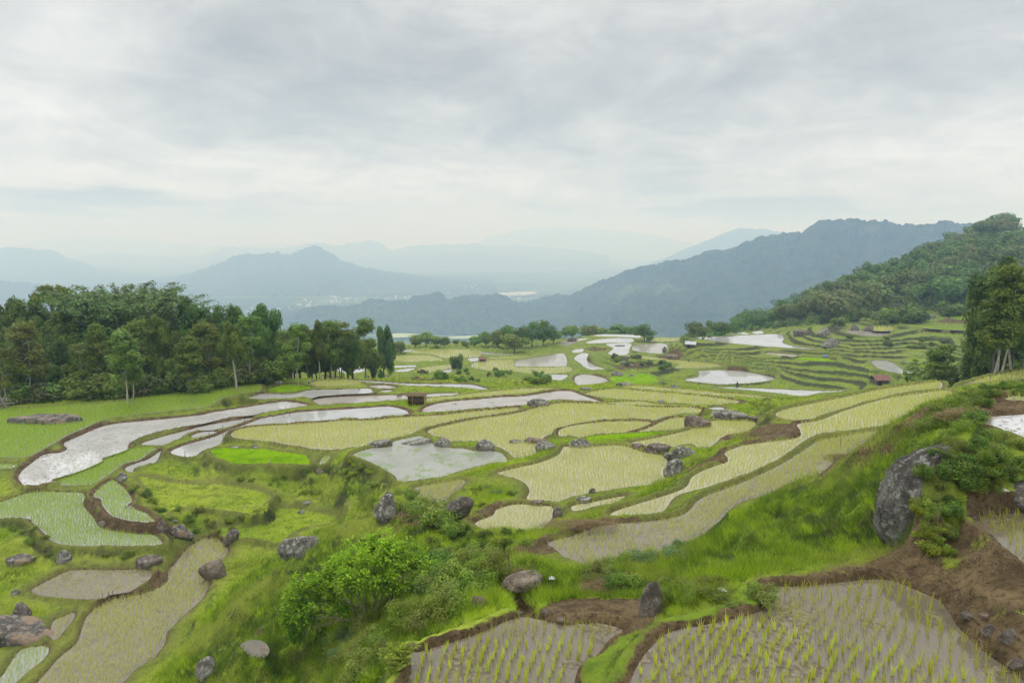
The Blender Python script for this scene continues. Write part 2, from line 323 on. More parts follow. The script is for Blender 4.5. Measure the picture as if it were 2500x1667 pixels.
def segdist(px, py, poly):
    d = np.full(px.shape, 1e9, np.float32)
    a = poly; b = np.roll(poly, -1, 0)
    for (x0, y0), (x1, y1) in zip(a, b):
        ex, ey = x1 - x0, y1 - y0; L = ex * ex + ey * ey + 1e-9
        t = np.clip(((px - x0) * ex + (py - y0) * ey) / L, 0, 1)
        q = (px - x0 - t * ex) ** 2 + (py - y0 - t * ey) ** 2
        np.minimum(d, q, out=d)
    return np.sqrt(d)
POLY = []
for kd, D, mud, s in PAD:
    px = smooth_poly(P(s)); x, y = at(px[:, 0], px[:, 1], D)
    POLY.append(np.stack([x, y], 1))
# ------------------------------------------------------------------ terrain grid: rings and spokes round the viewpoint, finest near by
NA, NR = 1153, 1025
AZ = np.linspace(math.radians(-47), math.radians(47), NA)
LR = np.linspace(math.log(5.0), math.log(720.0), NR)
az2, lr2 = np.meshgrid(AZ, LR)                    # [r, az]
R2 = np.exp(lr2).astype(np.float32); X2 = (R2 * np.sin(az2)).astype(np.float32); Y2 = (R2 * np.cos(az2)).astype(np.float32)
dLR = LR[1] - LR[0]
FIX = np.full(X2.shape, np.nan, np.float32)       # known heights
DMIN = np.full(X2.shape, 99.0, np.float32)        # distance to the nearest paddy edge, outside
SIN = np.full(X2.shape, 0.0, np.float32)          # distance to the edge, inside
UP = np.full(X2.shape, -999.0, np.float32)
MUDF = np.zeros(X2.shape, np.float32); IDX = np.full(X2.shape, -1, np.int32)
over = {}
for k, ((kd, D, mud, s), pl) in enumerate(zip(PAD, POLY)):
    m = 1.6 + .012 * np.median(np.hypot(pl[:, 0], pl[:, 1]))
    az = np.arctan2(pl[:, 0], pl[:, 1]); lr = np.log(np.hypot(pl[:, 0], pl[:, 1]))
    rr = math.exp(lr.min())
    a0 = np.searchsorted(AZ, az.min() - m / rr); a1 = np.searchsorted(AZ, az.max() + m / rr)
    r0 = np.searchsorted(LR, lr.min() - m / rr); r1 = np.searchsorted(LR, lr.max() + m / rr)
    if a1 - a0 < 2 or r1 - r0 < 2: continue
    sl = (slice(r0, r1), slice(a0, a1)); xs, ys = X2[sl], Y2[sl]
    ins = inside(xs, ys, pl)
    d = segdist(xs, ys, pl)
    o = ins & (IDX[sl] >= 0)
    for q in np.unique(IDX[sl][o]): over[(k, int(q))] = int((IDX[sl][o] == q).sum())
    new = ins & (IDX[sl] < 0)
    IDX[sl][new] = k if kd != 'lawn' else -1 - 1000; FIX[sl][new] = -D; SIN[sl][new] = d[new]
    rs = R2[sl]; bw_ = .26 + .35 * np.clip(rs / 150, 0, 2); wr_ = np.maximum(.10, .0055 * rs)
    env = -999 if kd == 'puddle' else -D + (.07 + .14 * np.clip(rs / 150, 0, 1.2)) * sstep(0, 1, d / (wr_ * 1.4)) - 1.9 * np.maximum(0, d - bw_)
    UP[sl] = np.where(ins, UP[sl], np.maximum(UP[sl], env))
    closer = (~ins) & (d < DMIN[sl]) & (kd != 'puddle')
    DMIN[sl][closer] = d[closer]; MUDF[sl][closer] = mud
    MUDF[sl][new] = mud
if os.environ.get('DBG'): print('OVERLAPS', {k: v for k, v in over.items() if v > 40})
# control heights ---- pixel stamps: u v drop ; world stamps: azimuth deg, radius, z
CT = [(700, 1667, 14.8), (480, 1667, 17.8), (850, 1667, 12.2), (960, 1667, 9.6), (600, 1500, 16.6), (760, 1500, 13.6), (900, 1510, 12.0), (700, 1400, 15.6),
      (1000, 1500, 9.6), (1180, 1440, 9.6), (1060, 1400, 11.0), (1200, 1340, 12.2), (1300, 1400, 10.6), (1000, 1300, 13.6), (900, 1330, 14.2), (1110, 1280, 13.6),
      (1420, 1440, 9.8), (1560, 1430, 9.3), (1600, 1380, 9.6), (1680, 1420, 8.3), (1700, 1350, 9.6), (1900, 1350, 8.5), (2100, 1370, 7.7), (1800, 1250, 10.3), (2000, 1250, 9.1), (2150, 1330, 7.9), (2100, 1150, 9.9), (1950, 1180, 10.6), (1900, 980, 13.6), (2000, 975, 13.5), (2100, 968, 13.5), (2200, 958, 13.6), (2260, 1150, 5.75), (2300, 1100, 5.3), (2265, 1250, 6.45), (2350, 1050, 5.05), (2450, 1200, 6.3), (2420, 1110, 5.3),
      (2190, 1340, 7.75), (2230, 1020, 6.6), (2280, 990, 5.7), (2280, 960, 7.0), (2350, 970, 5.9),
      (2330, 1330, 7.1), (2400, 1450, 7.0), (2480, 1500, 6.9), (2250, 1290, 7.4),
      (740, 1215, 18.2), (620, 1330, 18.8), (700, 1260, 18.5), (800, 1300, 17.8), (860, 1230, 17.5), (780, 1160, 17.4), (710, 1165, 17.9), (930, 1230, 16.5), (600, 1400, 18.6), (450, 1160, 17.9), (420, 1230, 17.9),
      (540, 1450, 18.2), (500, 1520, 18.3), (1090, 1200, 14.7), (1150, 1190, 14.6), (1180, 1210, 14.9), (1230, 1230, 14.4), (1130, 1240, 14.9), (1080, 1260, 15.0), (1010, 1260, 15.2), (960, 1220, 15.0),
      (30, 1290, 18.3), (60, 1400, 18.6), (40, 1520, 18.7), (100, 1340, 18.5),
      (1000, 905, 36), (1150, 908, 36.0), (1300, 925, 35.5), (1050, 880, 36.5), (1400, 915, 36.0), (1480, 900, 35.0),
      (1560, 880, 35.0), (1450, 868, 35.5), (1600, 880, 34.5), (1700, 828, 31.7), (1660, 840, 32.3), (1700, 850, 32.8), (1800, 862, 33.0), (1900, 868, 33.2), (2000, 880, 33.5), (1900, 900, 34.6), (2000, 930, 35.3), (1800, 890, 34.6), (2100, 890, 33.8), (2080, 930, 35.2), (2150, 935, 35.6), (2230, 915, 33.6), (2280, 880, 33.0),
      (2100, 850, 31.8), (2200, 850, 31.8), (2300, 850, 31.5), (2350, 880, 32.7), (2200, 830, 30.9), (2050, 835, 31.0), (1980, 820, 30.8),
      (2000, 800, 29.8), (2100, 790, 28.9), (2200, 775, 27.8), (2300, 745, 25.0), (1900, 805, 32.4), (2380, 760, 26.0), (2380, 730, 23.0), (2200, 745, 25.3), (2330, 700, 19.2), (2280, 830, 31.0), (2350, 830, 30.5), (2050, 870, 32.8)]
STP = []
def stamp(x, y, z, rad):
    STP.append((x, y, z))
    a = math.atan2(x, y); l = math.log(math.hypot(x, y))
    a0 = np.searchsorted(AZ, a - rad); a1 = np.searchsorted(AZ, a + rad); r0 = np.searchsorted(LR, l - rad); r1 = np.searchsorted(LR, l + rad)
    s = FIX[r0:r1, a0:a1]; dd = np.hypot(az2[r0:r1, a0:a1] - a, lr2[r0:r1, a0:a1] - l)
    mk = (dd < rad) & np.isnan(s); s[mk] = z
for u, v, D in CT:
    x, y = at(u, v, D); stamp(float(x), float(y), -D, .013)
for u, v, rr in [(1640, 828, 330), (1750, 805, 345), (1850, 790, 350), (1950, 765, 355), (2050, 730, 365), (2150, 690, 385), (2250, 650, 410), (2350, 605, 440), (2450, 570, 465), (2600, 520, 490),
                 (1700, 822, 285), (1850, 812, 265), (2000, 785, 262), (2150, 755, 275), (2300, 715, 290), (2450, 670, 300), (2600, 640, 300), (2450, 740, 215), (2600, 760, 150), (2600, 850, 100)]:
    x, y, z = at_r(u, v, rr); stamp(x, y, z, .014)
WS = []
for a in range(-46, 47, 2):
    left = sstep(-16, -21, a) if False else float(np.clip((-16 - a) / 6, 0, 1)); right = float(np.clip((a - 12) / 10, 0, 1))
    mid = (1 - left) * (1 - right)
    WS += [(a, 710, -172)]
    WS += [(a, 560, -150 * mid - 150 * left - 75 * right), (a, 430, -100 * mid - 95 * left)] if right < .3 else [(a, 620, -110)]
    if mid > .5: WS += [(a, 325, -50)]
    if left > .7: WS += [(a, 100, -19.5), (a, 130, -22), (a, 170, -28), (a, 230, -42), (a, 310, -62), (a, 82, -18.4)]
    if -20 <= a <= 16: WS += [(a, 100, -20 if a < -4 else -21), (a, 118, -25), (a, 140, -31 if a < 12 else -30)]
    if a > 34: WS += [(a, 80, -13.6), (a, 110, -18)]
    if 22 < a <= 32: WS += [(a, 78, -18.3), (a, 96, -23), (a, 120, -28)]
    WS += [(a, 5.05, -5), (a, 9.5, -8.2 + .03 * a)] if a > -30 else [(a, 5.05, -5), (a, 9.5, -9.0), (a, 20, -15)]
for a, r, z in WS:
    if r < 12 and a > 0: z = {5.05: -4.7, 9.5: -7.7}.get(r, z)
    x, y = r * math.sin(math.radians(a)), r * math.cos(math.radians(a)); stamp(x, y, z, .02)
# ---- smooth surface through every known point (linear radial basis), then a Laplace fill of what is left
FIX[0, :] = -4.6; FIX[-1, :] = -174
pts = [(math.atan2(x, y), math.log(math.hypot(x, y)), z) for x, y, z in STP]
for (kd, D, mud, s), pl in zip(PAD, POLY):
    st = 3 if len(pl) > 60 else 2
    for x, y in pl[::st]:
        a, l = math.atan2(x, y), math.log(math.hypot(x, y))
        if AZ[0] < a < AZ[-1] and LR[0] < l < LR[-1]: pts.append((a, l, -D))
for a in np.linspace(AZ[0], AZ[-1], 12): pts += [(a, LR[0], -4.6), (a, LR[-1], -174)]
pts = np.array(pts); n = len(pts)
Kd = np.hypot(pts[:, None, 0] - pts[None, :, 0], pts[:, None, 1] - pts[None, :, 1])
A = np.zeros((n + 3, n + 3)); A[:n, :n] = -Kd + np.eye(n) * .004; A[:n, n] = 1; A[:n, n + 1:n + 3] = pts[:, :2]; A[n:, :n] = A[:n, n:].T
wt = np.linalg.solve(A, np.concatenate([pts[:, 2], [0, 0, 0]]))
ca = np.linspace(AZ[0], AZ[-1], 146); cl = np.linspace(LR[0], LR[-1], 131); CA, CL = np.meshgrid(ca, cl)
G = np.zeros(CA.shape)
for (a, l, z), wv_ in zip(pts, wt[:n]): G -= wv_ * np.hypot(CA - a, CL - l)
G += wt[n] + wt[n + 1] * CA + wt[n + 2] * CL
fi = (lr2 - LR[0]) / (cl[1] - cl[0]); fj = (az2 - AZ[0]) / (ca[1] - ca[0])
i0 = np.clip(fi.astype(int), 0, 129); j0 = np.clip(fj.astype(int), 0, 144); fi = fi - i0; fj = fj - j0
TPS = ((G[i0, j0] * (1 - fj) + G[i0, j0 + 1] * fj) * (1 - fi) + (G[i0 + 1, j0] * (1 - fj) + G[i0 + 1, j0 + 1] * fj) * fi).astype(np.float32)
RES = FIX - TPS
def solve(fix, init, it):
    h = init.copy(); m = ~np.isnan(fix); h[m] = fix[m]
    for _ in range(it):
        n = h.copy()
        n[1:-1, 1:-1] = (h[:-2, 1:-1] + h[2:, 1:-1] + h[1:-1, :-2] + h[1:-1, 2:]) * .2497
        n[1:-1, 0] = n[1:-1, 1]; n[1:-1, -1] = n[1:-1, -2]
        n[m] = fix[m]; h = n
    return h
prev = None
for st, it in ((16, 400), (8, 200), (4, 120), (2, 60), (1, 30)):
    if st > 1:
        f = np.full((NR // st + 1, NA // st + 1), np.nan, np.float32)
        blk = RES[:(NR // st) * st, :(NA // st) * st].reshape(NR // st, st, NA // st, st)
        import warnings; warnings.simplefilter('ignore')
        f[:-1, :-1] = np.nanmean(blk, axis=(1, 3))
        f[-1, :] = 0; f[:-1, -1] = f[:-1, -2]
    else: f = RES
    if prev is None: init = np.zeros(f.shape, np.float32)
    else:
        init = np.repeat(np.repeat(prev, 2, 0), 2, 1)[:f.shape[0], :f.shape[1]]
        if init.shape != f.shape:
            init = np.pad(init, ((0, f.shape[0] - init.shape[0]), (0, f.shape[1] - init.shape[1])), mode='edge')
    prev = solve(f, init, it)
BASE = TPS + prev
# ---- shape: shores, bunds, terraced steps, rough ground
outm = IDX < 0
LAWN = IDX == -1001
DMIN = np.where(LAWN, 1.1, DMIN).astype(np.float32)
big = np.clip(R2 / 150, 0.0, 3.0)
wr = np.maximum(.10, .0055 * R2)
bh = .10 + .17 * np.clip(big, 0, 1.2); bw = .34 + .45 * np.clip(big, 0, 2)
bhn = bh * (1 + .45 * fbm(X2 * .8, Y2 * .8, 5, 3))
rise = sstep(0, 1, np.clip(DMIN / (wr * 1.4), 0, 1)); fall = 1 - sstep(bw, bw * 2.4, DMIN)
H = np.maximum(BASE, np.where(outm, UP, -999))
BASE = H.copy()
free = sstep(.5, 5.0, DMIN)
# many small abandoned steps on the slope across the valley
reg = sstep(135, 155, R2) * (1 - sstep(265, 300, R2)) * sstep(math.radians(6), math.radians(10), az2) * sstep(.5, 2, DMIN)
jit = fbm(X2 * .014, Y2 * .014, 31, 3) * 1.1
stp = .62; q = (TPS + jit) / stp; fr = q - np.floor(q)
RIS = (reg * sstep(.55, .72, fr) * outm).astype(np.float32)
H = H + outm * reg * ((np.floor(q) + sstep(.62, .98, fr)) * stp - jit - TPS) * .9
# gentle steps on the grass left of the shrub
tus = vnoise(X2 * 1.9, Y2 * 1.9, 71) ** 2 * .42 + vnoise(X2 * 4.1, Y2 * 4.1, 72) ** 2 * .18
rough = fbm(X2 * .35, Y2 * .35, 3, 4) * .55 + fbm(X2 * 1.3, Y2 * 1.3, 9, 3) * .34 + tus * (1 - sstep(60, 120, R2))
rough = (rough - .16) * (1 + 1.2 * sstep(60, 200, R2)) + fbm(X2 * .02, Y2 * .02, 12, 3) * 4 * sstep(300, 500, R2)
rough = rough * (1 - .75 * reg)
H = np.where(outm, H + (bhn - .07) * rise * fall + rough * free, BASE - .3 * sstep(0, 1, np.clip(SIN / wr, 0, 1)))
H = H + np.where(outm, fbm(X2 * 4.5, Y2 * 4.5, 21, 2) * .05 * rise, 0)
# the banks between stepped paddies lie low enough for the next terrace beyond to stay in view
sl_ = np.where((IDX >= 0) & (IDX != [k for k, q in enumerate(PAD) if q[0] == 'puddle'][0]) & (R2 > 11), BASE / R2, 0.0); cap = np.minimum.accumulate(sl_[::-1], axis=0)[::-1]
lim = cap * R2 + .05 + .0006 * R2
near_lev = np.where(DMIN < 1.5, UP - .02, -999)
Hc = np.minimum(H, np.where((cap < 0) & outm, lim, 999))
Hc = np.where((DMIN < .30) & outm, np.maximum(Hc, np.minimum(H, UP)), Hc)
kk = np.where(outm, Hc - H, 0); H = H + kk
H = H.astype(np.float32)
if os.environ.get('DBG'): print('capped', (kk < -.05).mean(), kk.min())
gr = np.gradient(H, axis=0) / dLR / R2; ga = np.gradient(H, axis=1) / (AZ[1] - AZ[0]) / R2
SLOPE = np.hypot(gr, ga)
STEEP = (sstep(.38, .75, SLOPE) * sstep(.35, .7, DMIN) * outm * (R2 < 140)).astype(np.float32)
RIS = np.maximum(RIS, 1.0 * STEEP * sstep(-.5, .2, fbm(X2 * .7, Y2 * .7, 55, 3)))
def Hxy(x, y):
    x = np.asarray(x, float); y = np.asarray(y, float)
    a = (np.arctan2(x, y) - AZ[0]) / (AZ[1] - AZ[0]); l = (np.log(np.maximum(np.hypot(x, y), 5.01)) - LR[0]) / dLR
    a = np.clip(a, 0, NA - 1.001); l = np.clip(l, 0, NR - 1.001); i = l.astype(int); j = a.astype(int); fi = l - i; fj = a - j
    return (H[i, j] * (1 - fj) + H[i, j + 1] * fj) * (1 - fi) + (H[i + 1, j] * (1 - fj) + H[i + 1, j + 1] * fj) * fi
def grid_at(A, x, y):
    j = np.clip(np.round((np.arctan2(x, y) - AZ[0]) / (AZ[1] - AZ[0])).astype(int), 0, NA - 1)
    i = np.clip(np.round((np.log(np.hypot(x, y)) - LR[0]) / dLR).astype(int), 0, NR - 1)
    return A[i, j]
def hit(u, v, rmin=6.0, rmax=715.0):
    """first point where the ray of a photo pixel meets the ground"""
    Y = np.exp(np.linspace(math.log(rmin), math.log(rmax), 5000)); z = -tv(v) * Y
    x = (u - CX) / FPX * (Y * cP - z * sP)
    b = np.nonzero(Hxy(x, Y) >= z)[0]
    k = b[0] if len(b) else len(Y) - 1
    return float(x[k]), float(Y[k]), float(z[k])
# brown earth: banks by the water, and bare patches (pixel, radius in metres, strength)
BARE = [('K 2100,900', 2.2, 1), ('K 2250,1000', 2.0, 1), ('I 1730,1255', .5, .9), ('K 2050,760', 1.8, 1), ('K 2200,850', 1.8, 1), ('K 1500,750', .8, .8), ('K 2200,1250', 1.2, 1), ('K 2330,1200', 1.2, 1), ('K 1950,820', 1.6, 1),
        ('K 1000,820', .5, .9), ('K 800,850', .45, .9), ('K 1250,780', .6, .9), ('K 620,860', .3, .9),
        ('J 1700,1050', 1.0, 1), ('J 1850,1050', .9, 1), ('J 1950,1110', .8, 1), ('J 1550,1080', .7, .8), ('J 1400,1100', .6, .8), ('J 1800,960', .8, .8),
        ('F 1750,650', 1.6, .9), ('F 1950,600', 1.6, .9), ('F 2200,570', 1.6, .9), ('F 1500,770', 1.2, .8), ('F 200,560', 1.6, .9), ('F 60,600', 1.4, .9), ('F 330,500', 1.0, .9),
        ('D 1850,800', 2.4, 1), ('D 2050,760', 2.0, 1), ('D 1650,770', 1.6, .8), ('D 1950,850', 1.6, 1), ('D 1150,1130', 1.6, .9), ('D 1650,900', 1.5, .8), ('D 1250,890', 1.0, .7),
        ('I 640,340', 1.0, 1), ('I 700,450', 1.0, 1), ('I 800,500', 1.0, 1), ('I 950,520', 1.2, 1), ('I 1080,480', 1.0, .7), ('I 970,360', 1.0, .7), ('I 1100,860', .9, .9),
        ('E 250,1100', 1.6, .7), ('E 60,1270', 1.3, .7), ('E 950,740', 1.6, .7), ('E 1620,660', .9, .6), ('E 2100,600', 2.4, 1), ('E 2300,590', 2.4, 1), ('E 1900,640', 1.6, .9),
        ('C 1400,920', 1.6, .7), ('D 1450,480', 2.5, .7), ('D 2300,410', 3, .7), ('B 2000,190', 4, .8), ('B 1500,190', 3, .8), ('C 100,240', 4, .7), ('J 1120,770', .7, .7), ('F 800,480', 1.6, .7),
        ('G 650,790', 4, .7), ('G 200,900', 6, .6), ('G 80,930', 5, .6), ('H 1600,870', 5, .8), ('H 1500,870', 5, .7), ('H 1640,700', 6, .7), ('L 1760,430', 5, .7)]
BLOB = np.zeros(X2.shape, np.float32)
for s, rad, st in BARE:
    (u, v), = P(s); x, y, z = hit(u, v)
    a = math.atan2(x, y); l = math.log(math.hypot(x, y)); e = 2.2 * rad / math.hypot(x, y)
    a0 = np.searchsorted(AZ, a - e); a1 = np.searchsorted(AZ, a + e); r0 = np.searchsorted(LR, l - e); r1 = np.searchsorted(LR, l + e)
    dd = np.hypot(X2[r0:r1, a0:a1] - x, Y2[r0:r1, a0:a1] - y) / rad
    BLOB[r0:r1, a0:a1] = np.maximum(BLOB[r0:r1, a0:a1], st * (1 - sstep(.6, 1.5, dd)))
bn = fbm(X2 * 1.1, Y2 * 1.1, 41, 4)
MUD = np.where(outm, np.exp(-(DMIN / (wr * 1.1 + .06)) ** 2) * (.10 + .8 * MUDF) * (1 - .45 * sstep(60, 150, R2)), 1.0)
MUD = np.where(outm, MUD + .9 * np.clip(MUDF - .6, 0, 1) * np.exp(-(DMIN / (.55 + .004 * R2)) ** 2) * sstep(.0, .35, bn), MUD)
MUD = np.clip(np.maximum(MUD, BLOB * (1 + bn * .8)), 0, 1)
vid = np.arange(NA * NR).reshape(NR, NA)
quads = np.stack([vid[:-1, :-1], vid[:-1, 1:], vid[1:, 1:], vid[1:, :-1]], -1).reshape(-1, 4)
if os.environ.get('DBG'): print('terrain', time.time() - T0)

# a narrow ditch through the grass above the middle foreground paddy
dpx = P('J 1085,640 1130,700 1165,770 1110,830 1090,890 1160,940 1235,970 1270,1030 1300,1080 1330,1130')
dl = [hit(u, v)[:2] for u, v in dpx]
for (xa, ya), (xb, yb) in zip(dl[:-1], dl[1:]):
    for t in np.linspace(0, 1, 14):
        x, y = xa + (xb - xa) * t, ya + (yb - ya) * t; a = math.atan2(x, y); l = math.log(math.hypot(x, y)); e = .5 / math.hypot(x, y)
        a0 = np.searchsorted(AZ, a - e); a1 = np.searchsorted(AZ, a + e); r0 = np.searchsorted(LR, l - e); r1 = np.searchsorted(LR, l + e)
        dd = np.hypot(X2[r0:r1, a0:a1] - x, Y2[r0:r1, a0:a1] - y); w0 = 1 - sstep(.12, .34, dd)
        if t in (0.0,) or True:
            if 'CARVE' not in globals(): CARVE = np.zeros(X2.shape, np.float32)
            CARVE[r0:r1, a0:a1] = np.maximum(CARVE[r0:r1, a0:a1], w0)
H = (H - .45 * CARVE * outm).astype(np.float32); MUD = np.maximum(MUD, CARVE)
# ------------------------------------------------------------------ materials
def newmat(name):
    m = bpy.data.materials.new(name); m.use_nodes = True; m.node_tree.nodes.clear()
    o = m.node_tree.nodes.new('ShaderNodeOutputMaterial'); return m, NT(m.node_tree), o
def princ(e, col, rough=.8, spec=.3, ior=None, normal=None):
    b = e.nt.nodes.new('ShaderNodeBsdfPrincipled'); e.put(b.inputs['Base Color'], col); e.put(b.inputs['Roughness'], rough)
    b.inputs['Specular IOR Level'].default_value = spec
    if ior: b.inputs['IOR'].default_value = ior
    if normal is not None: e.put(b.inputs['Normal'], normal)
    return b.outputs[0]
def bump(e, h, strength=.5, dist=.05):
    n = e.nt.nodes.new('ShaderNodeBump'); n.inputs['Strength'].default_value = strength; n.inputs['Distance'].default_value = dist
    e.put(n.inputs['Height'], h); return n.outputs[0]
def mat_ground():
    m, e, o = newmat("ground"); p = e.pos()
    na = e.noise(p, .18, 5, .6); nb = e.noise(p, 1.7, 5, .6); nc = e.noise(p, 9.0, 4, .65)
    g = e.mix(e.mapr(na, .35, .65), (.15, .225, .018), (.29, .345, .04))
    g = e.mix(e.mapr(nb, .42, .72), g, (.085, .135, .014))
    g = e.mix(e.mapr(e.noise(p, .6, 4, .7), .58, .72, 0, .7), g, (.17, .16, .05))
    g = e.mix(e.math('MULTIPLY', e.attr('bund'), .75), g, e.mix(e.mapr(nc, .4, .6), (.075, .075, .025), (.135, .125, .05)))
    g = e.mix(e.math('MULTIPLY', e.attr('olive'), .65), g, (.145, .185, .04))
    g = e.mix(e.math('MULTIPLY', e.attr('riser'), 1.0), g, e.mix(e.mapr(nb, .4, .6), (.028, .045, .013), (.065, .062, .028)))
    b = e.mix(e.mapr(nb, .35, .65), (.075, .052, .026), (.155, .112, .058))
    b = e.mix(e.mapr(nc, .45, .7), b, (.042, .030, .017))
    mud = e.attr('mud'); mk = e.mapr(e.math('ADD', mud, e.math('MULTIPLY', e.math('SUBTRACT', nc, .5), .5)), .38, .62)
    col = e.mix(mk, g, b)
    h = e.math('MULTIPLY_ADD', nc, .5, nb)
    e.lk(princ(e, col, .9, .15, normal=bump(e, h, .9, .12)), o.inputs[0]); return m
def mat_leaf(name, c0, c1, c2=None, trans=.35, nscale=.5, rough=.55):
    """leaves: colour runs c0..c1 by each leaf's own 'var', and drifts with place"""
    m, e, o = newmat(name); v = e.attr('var')
    c = e.mix(v, c0, c1)
    if c2: c = e.mix(e.mapr(e.noise(e.pos(), nscale, 3, .6), .45, .68), c, c2)
    hs = e.nt.nodes.new('ShaderNodeHueSaturation'); oi = e.nt.nodes.new('ShaderNodeObjectInfo')
    e.put(hs.inputs['Hue'], e.math('MULTIPLY_ADD', oi.outputs['Random'], .035, .4825)); e.put(hs.inputs['Value'], e.math('MULTIPLY_ADD', oi.outputs['Random'], .45, .8)); e.put(hs.inputs['Color'], c)
    c = hs.outputs[0]
    tr = e.nt.nodes.new('ShaderNodeBsdfTranslucent'); e.put(tr.inputs[0], c)
    mx = e.nt.nodes.new('ShaderNodeMixShader'); mx.inputs[0].default_value = trans
    e.lk(princ(e, c, rough, .25), mx.inputs[1]); e.lk(tr.outputs[0], mx.inputs[2]); e.lk(mx.outputs[0], o.inputs[0]); return m
def mat_water(name, silt, rough=.04, patch=0.0, ior=1.5, weed=0.0, rip=.008, pscale=1.6):
    """still muddy water: silty body, sharp sky reflection; 'patch' = share of wet mud breaking the surface"""
    m, e, o = newmat(name); p = e.pos()
    n0 = e.noise(p, .35, 4, .6); col = e.mix(e.mapr(n0, .35, .7), silt, tuple(c * .82 for c in silt))
    sc = e.scalev(p, (pscale, pscale * 1.0, 1))
    nb = e.noise(p, 2.2, 3, .5)
    wat = princ(e, col, rough, .5, ior, bump(e, nb, .25, rip))
    cur = wat
    if patch > 0:
        n1 = e.noise(sc, 1.0, 6, .62, .4)
        mk = e.mapr(n1, .70 - .28 * patch, .76 - .28 * patch)
        nf = e.noise(p, 9, 3, .6)
        mc = e.mix(e.mapr(nf, .4, .62), (.10, .082, .052), (.215, .18, .125))
        mud = princ(e, mc, .38, .5, 1.4, bump(e, nf, .8, .05))
        mx = e.nt.nodes.new('ShaderNodeMixShader'); e.put(mx.inputs[0], mk); e.lk(wat, mx.inputs[1]); e.lk(mud, mx.inputs[2]); cur = mx.outputs[0]
    if weed > 0:
        n2 = e.noise(p, .9, 6, .7, .5); mk = e.mapr(n2, .62 - .2 * weed, .70 - .2 * weed, 0, .75)
        wd = princ(e, (.14, .22, .05), .6, .3)
        mx = e.nt.nodes.new('ShaderNodeMixShader'); e.put(mx.inputs[0], mk); e.lk(cur, mx.inputs[1]); e.lk(wd, mx.inputs[2]); cur = mx.outputs[0]
    e.lk(cur, o.inputs[0]); return m
def mat_rock(name, a=(.29, .28, .245), b=(.10, .092, .08), lich=(.52, .53, .47), earth=None):
    m, e, o = newmat(name)
    t = e.nt.nodes.new('ShaderNodeTexCoord').outputs['Object']
    n1 = e.noise(t, 1.4, 6, .65); n2 = e.noise(t, 5, 6, .7, .4); n3 = e.noise(t, 14, 4, .6)
    c = e.mix(e.mapr(n1, .38, .62), b, a); c = e.mix(e.mapr(n2, .53, .62, 0, .8), c, lich); c = e.mix(e.mapr(n3, .5, .68, 0, .7), c, tuple(x * .45 for x in b))
    if earth: c = e.mix(e.mapr(n1, .50, .60, 0, .85), c, earth)
    h = e.math('MULTIPLY_ADD', n2, 1.0, e.math('MULTIPLY', n3, .4))
    e.lk(princ(e, c, .85, .2, normal=bump(e, h, .9, .12)), o.inputs[0]); return m
def mat_plain(name, a, b, scale=3, rough=.8, stretch=(1, 1, 1), bstr=.4):
    m, e, o = newmat(name); t = e.scalev(e.nt.nodes.new('ShaderNodeTexCoord').outputs['Object'], stretch)
    n = e.noise(t, scale, 5, .65); c = e.mix(e.mapr(n, .35, .65), a, b)
    e.lk(princ(e, c, rough, .2, normal=bump(e, n, bstr, .03)), o.inputs[0]); return m
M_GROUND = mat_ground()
M_WATER = mat_water("water", (.44, .44, .43), .025, ior=1.75)
M_SILTW = mat_water("silty water", (.20, .175, .13), .06, patch=.46, ior=1.5, pscale=2.2)
M_NEARW = mat_water("near muddy water", (.15, .128, .095), .04, patch=.64, ior=1.55, pscale=1.1)
M_MUDW = mat_water("mud flecked water", (.60, .60, .60), .04, patch=.62, ior=1.9, pscale=6)
M_MUDDY = mat_water("shallow mud", (.40, .37, .33), .08, patch=.42, ior=1.5, pscale=.9)
M_RICEW = mat_water("paddy water", (.36, .34, .21), .08, patch=.15, ior=1.5)
M_ROWW = mat_water("row water", (.31, .32, .28), .05, patch=.1, ior=1.55)
M_POND = mat_water("green pond", (.30, .31, .27), .05, ior=1.5, weed=.45)
WM = dict(puddle=M_NEARW, water=M_WATER, mud=M_MUDW, muddy=M_MUDDY, rice=M_RICEW, rice2=M_SILTW, silt=M_SILTW, near=M_NEARW, green=M_ROWW, nursery=M_RICEW, rows=M_ROWW, pond=M_POND)
M_RICE = mat_leaf("rice blades", (.42, .48, .08), (.70, .71, .22), (.56, .61, .16), .5, .25)
M_RICEN = mat_leaf("near rice blades", (.36, .46, .03), (.62, .64, .08), None, .45)
M_GREENR = mat_leaf("green rice", (.26, .40, .035), (.48, .60, .07), (.40, .50, .08), .4, .2)
M_NURS = mat_leaf("nursery rice", (.32, .50, .010), (.52, .70, .022), (.26, .44, .015), .5, .8)
M_GRASS = mat_leaf("grass", (.085, .155, .010), (.49, .63, .030), (.36, .40, .07), .4, .22)
M_DRY = mat_leaf("dry grass", (.20, .16, .07), (.38, .30, .14), None, .3)
M_BARK = mat_plain("bark", (.10, .085, .065), (.20, .175, .14), 4, .9, (1, 1, .25))
M_PALE = mat_plain("pale bark", (.30, .28, .235), (.46, .44, .38), 5, .85, (1, 1, .3))
M_ROCK = mat_rock("grey rock"); M_ROCKD = mat_rock("dark rock", (.20, .17, .145), (.09, .075, .065), (.32, .31, .28))
M_ROCKT = mat_rock("tan rock", (.26, .21, .165), (.13, .10, .08), (.33, .29, .24))
M_ROCKE = mat_rock("earthy rock", (.20, .19, .175), (.08, .07, .06), (.36, .36, .33), earth=(.30, .215, .145))
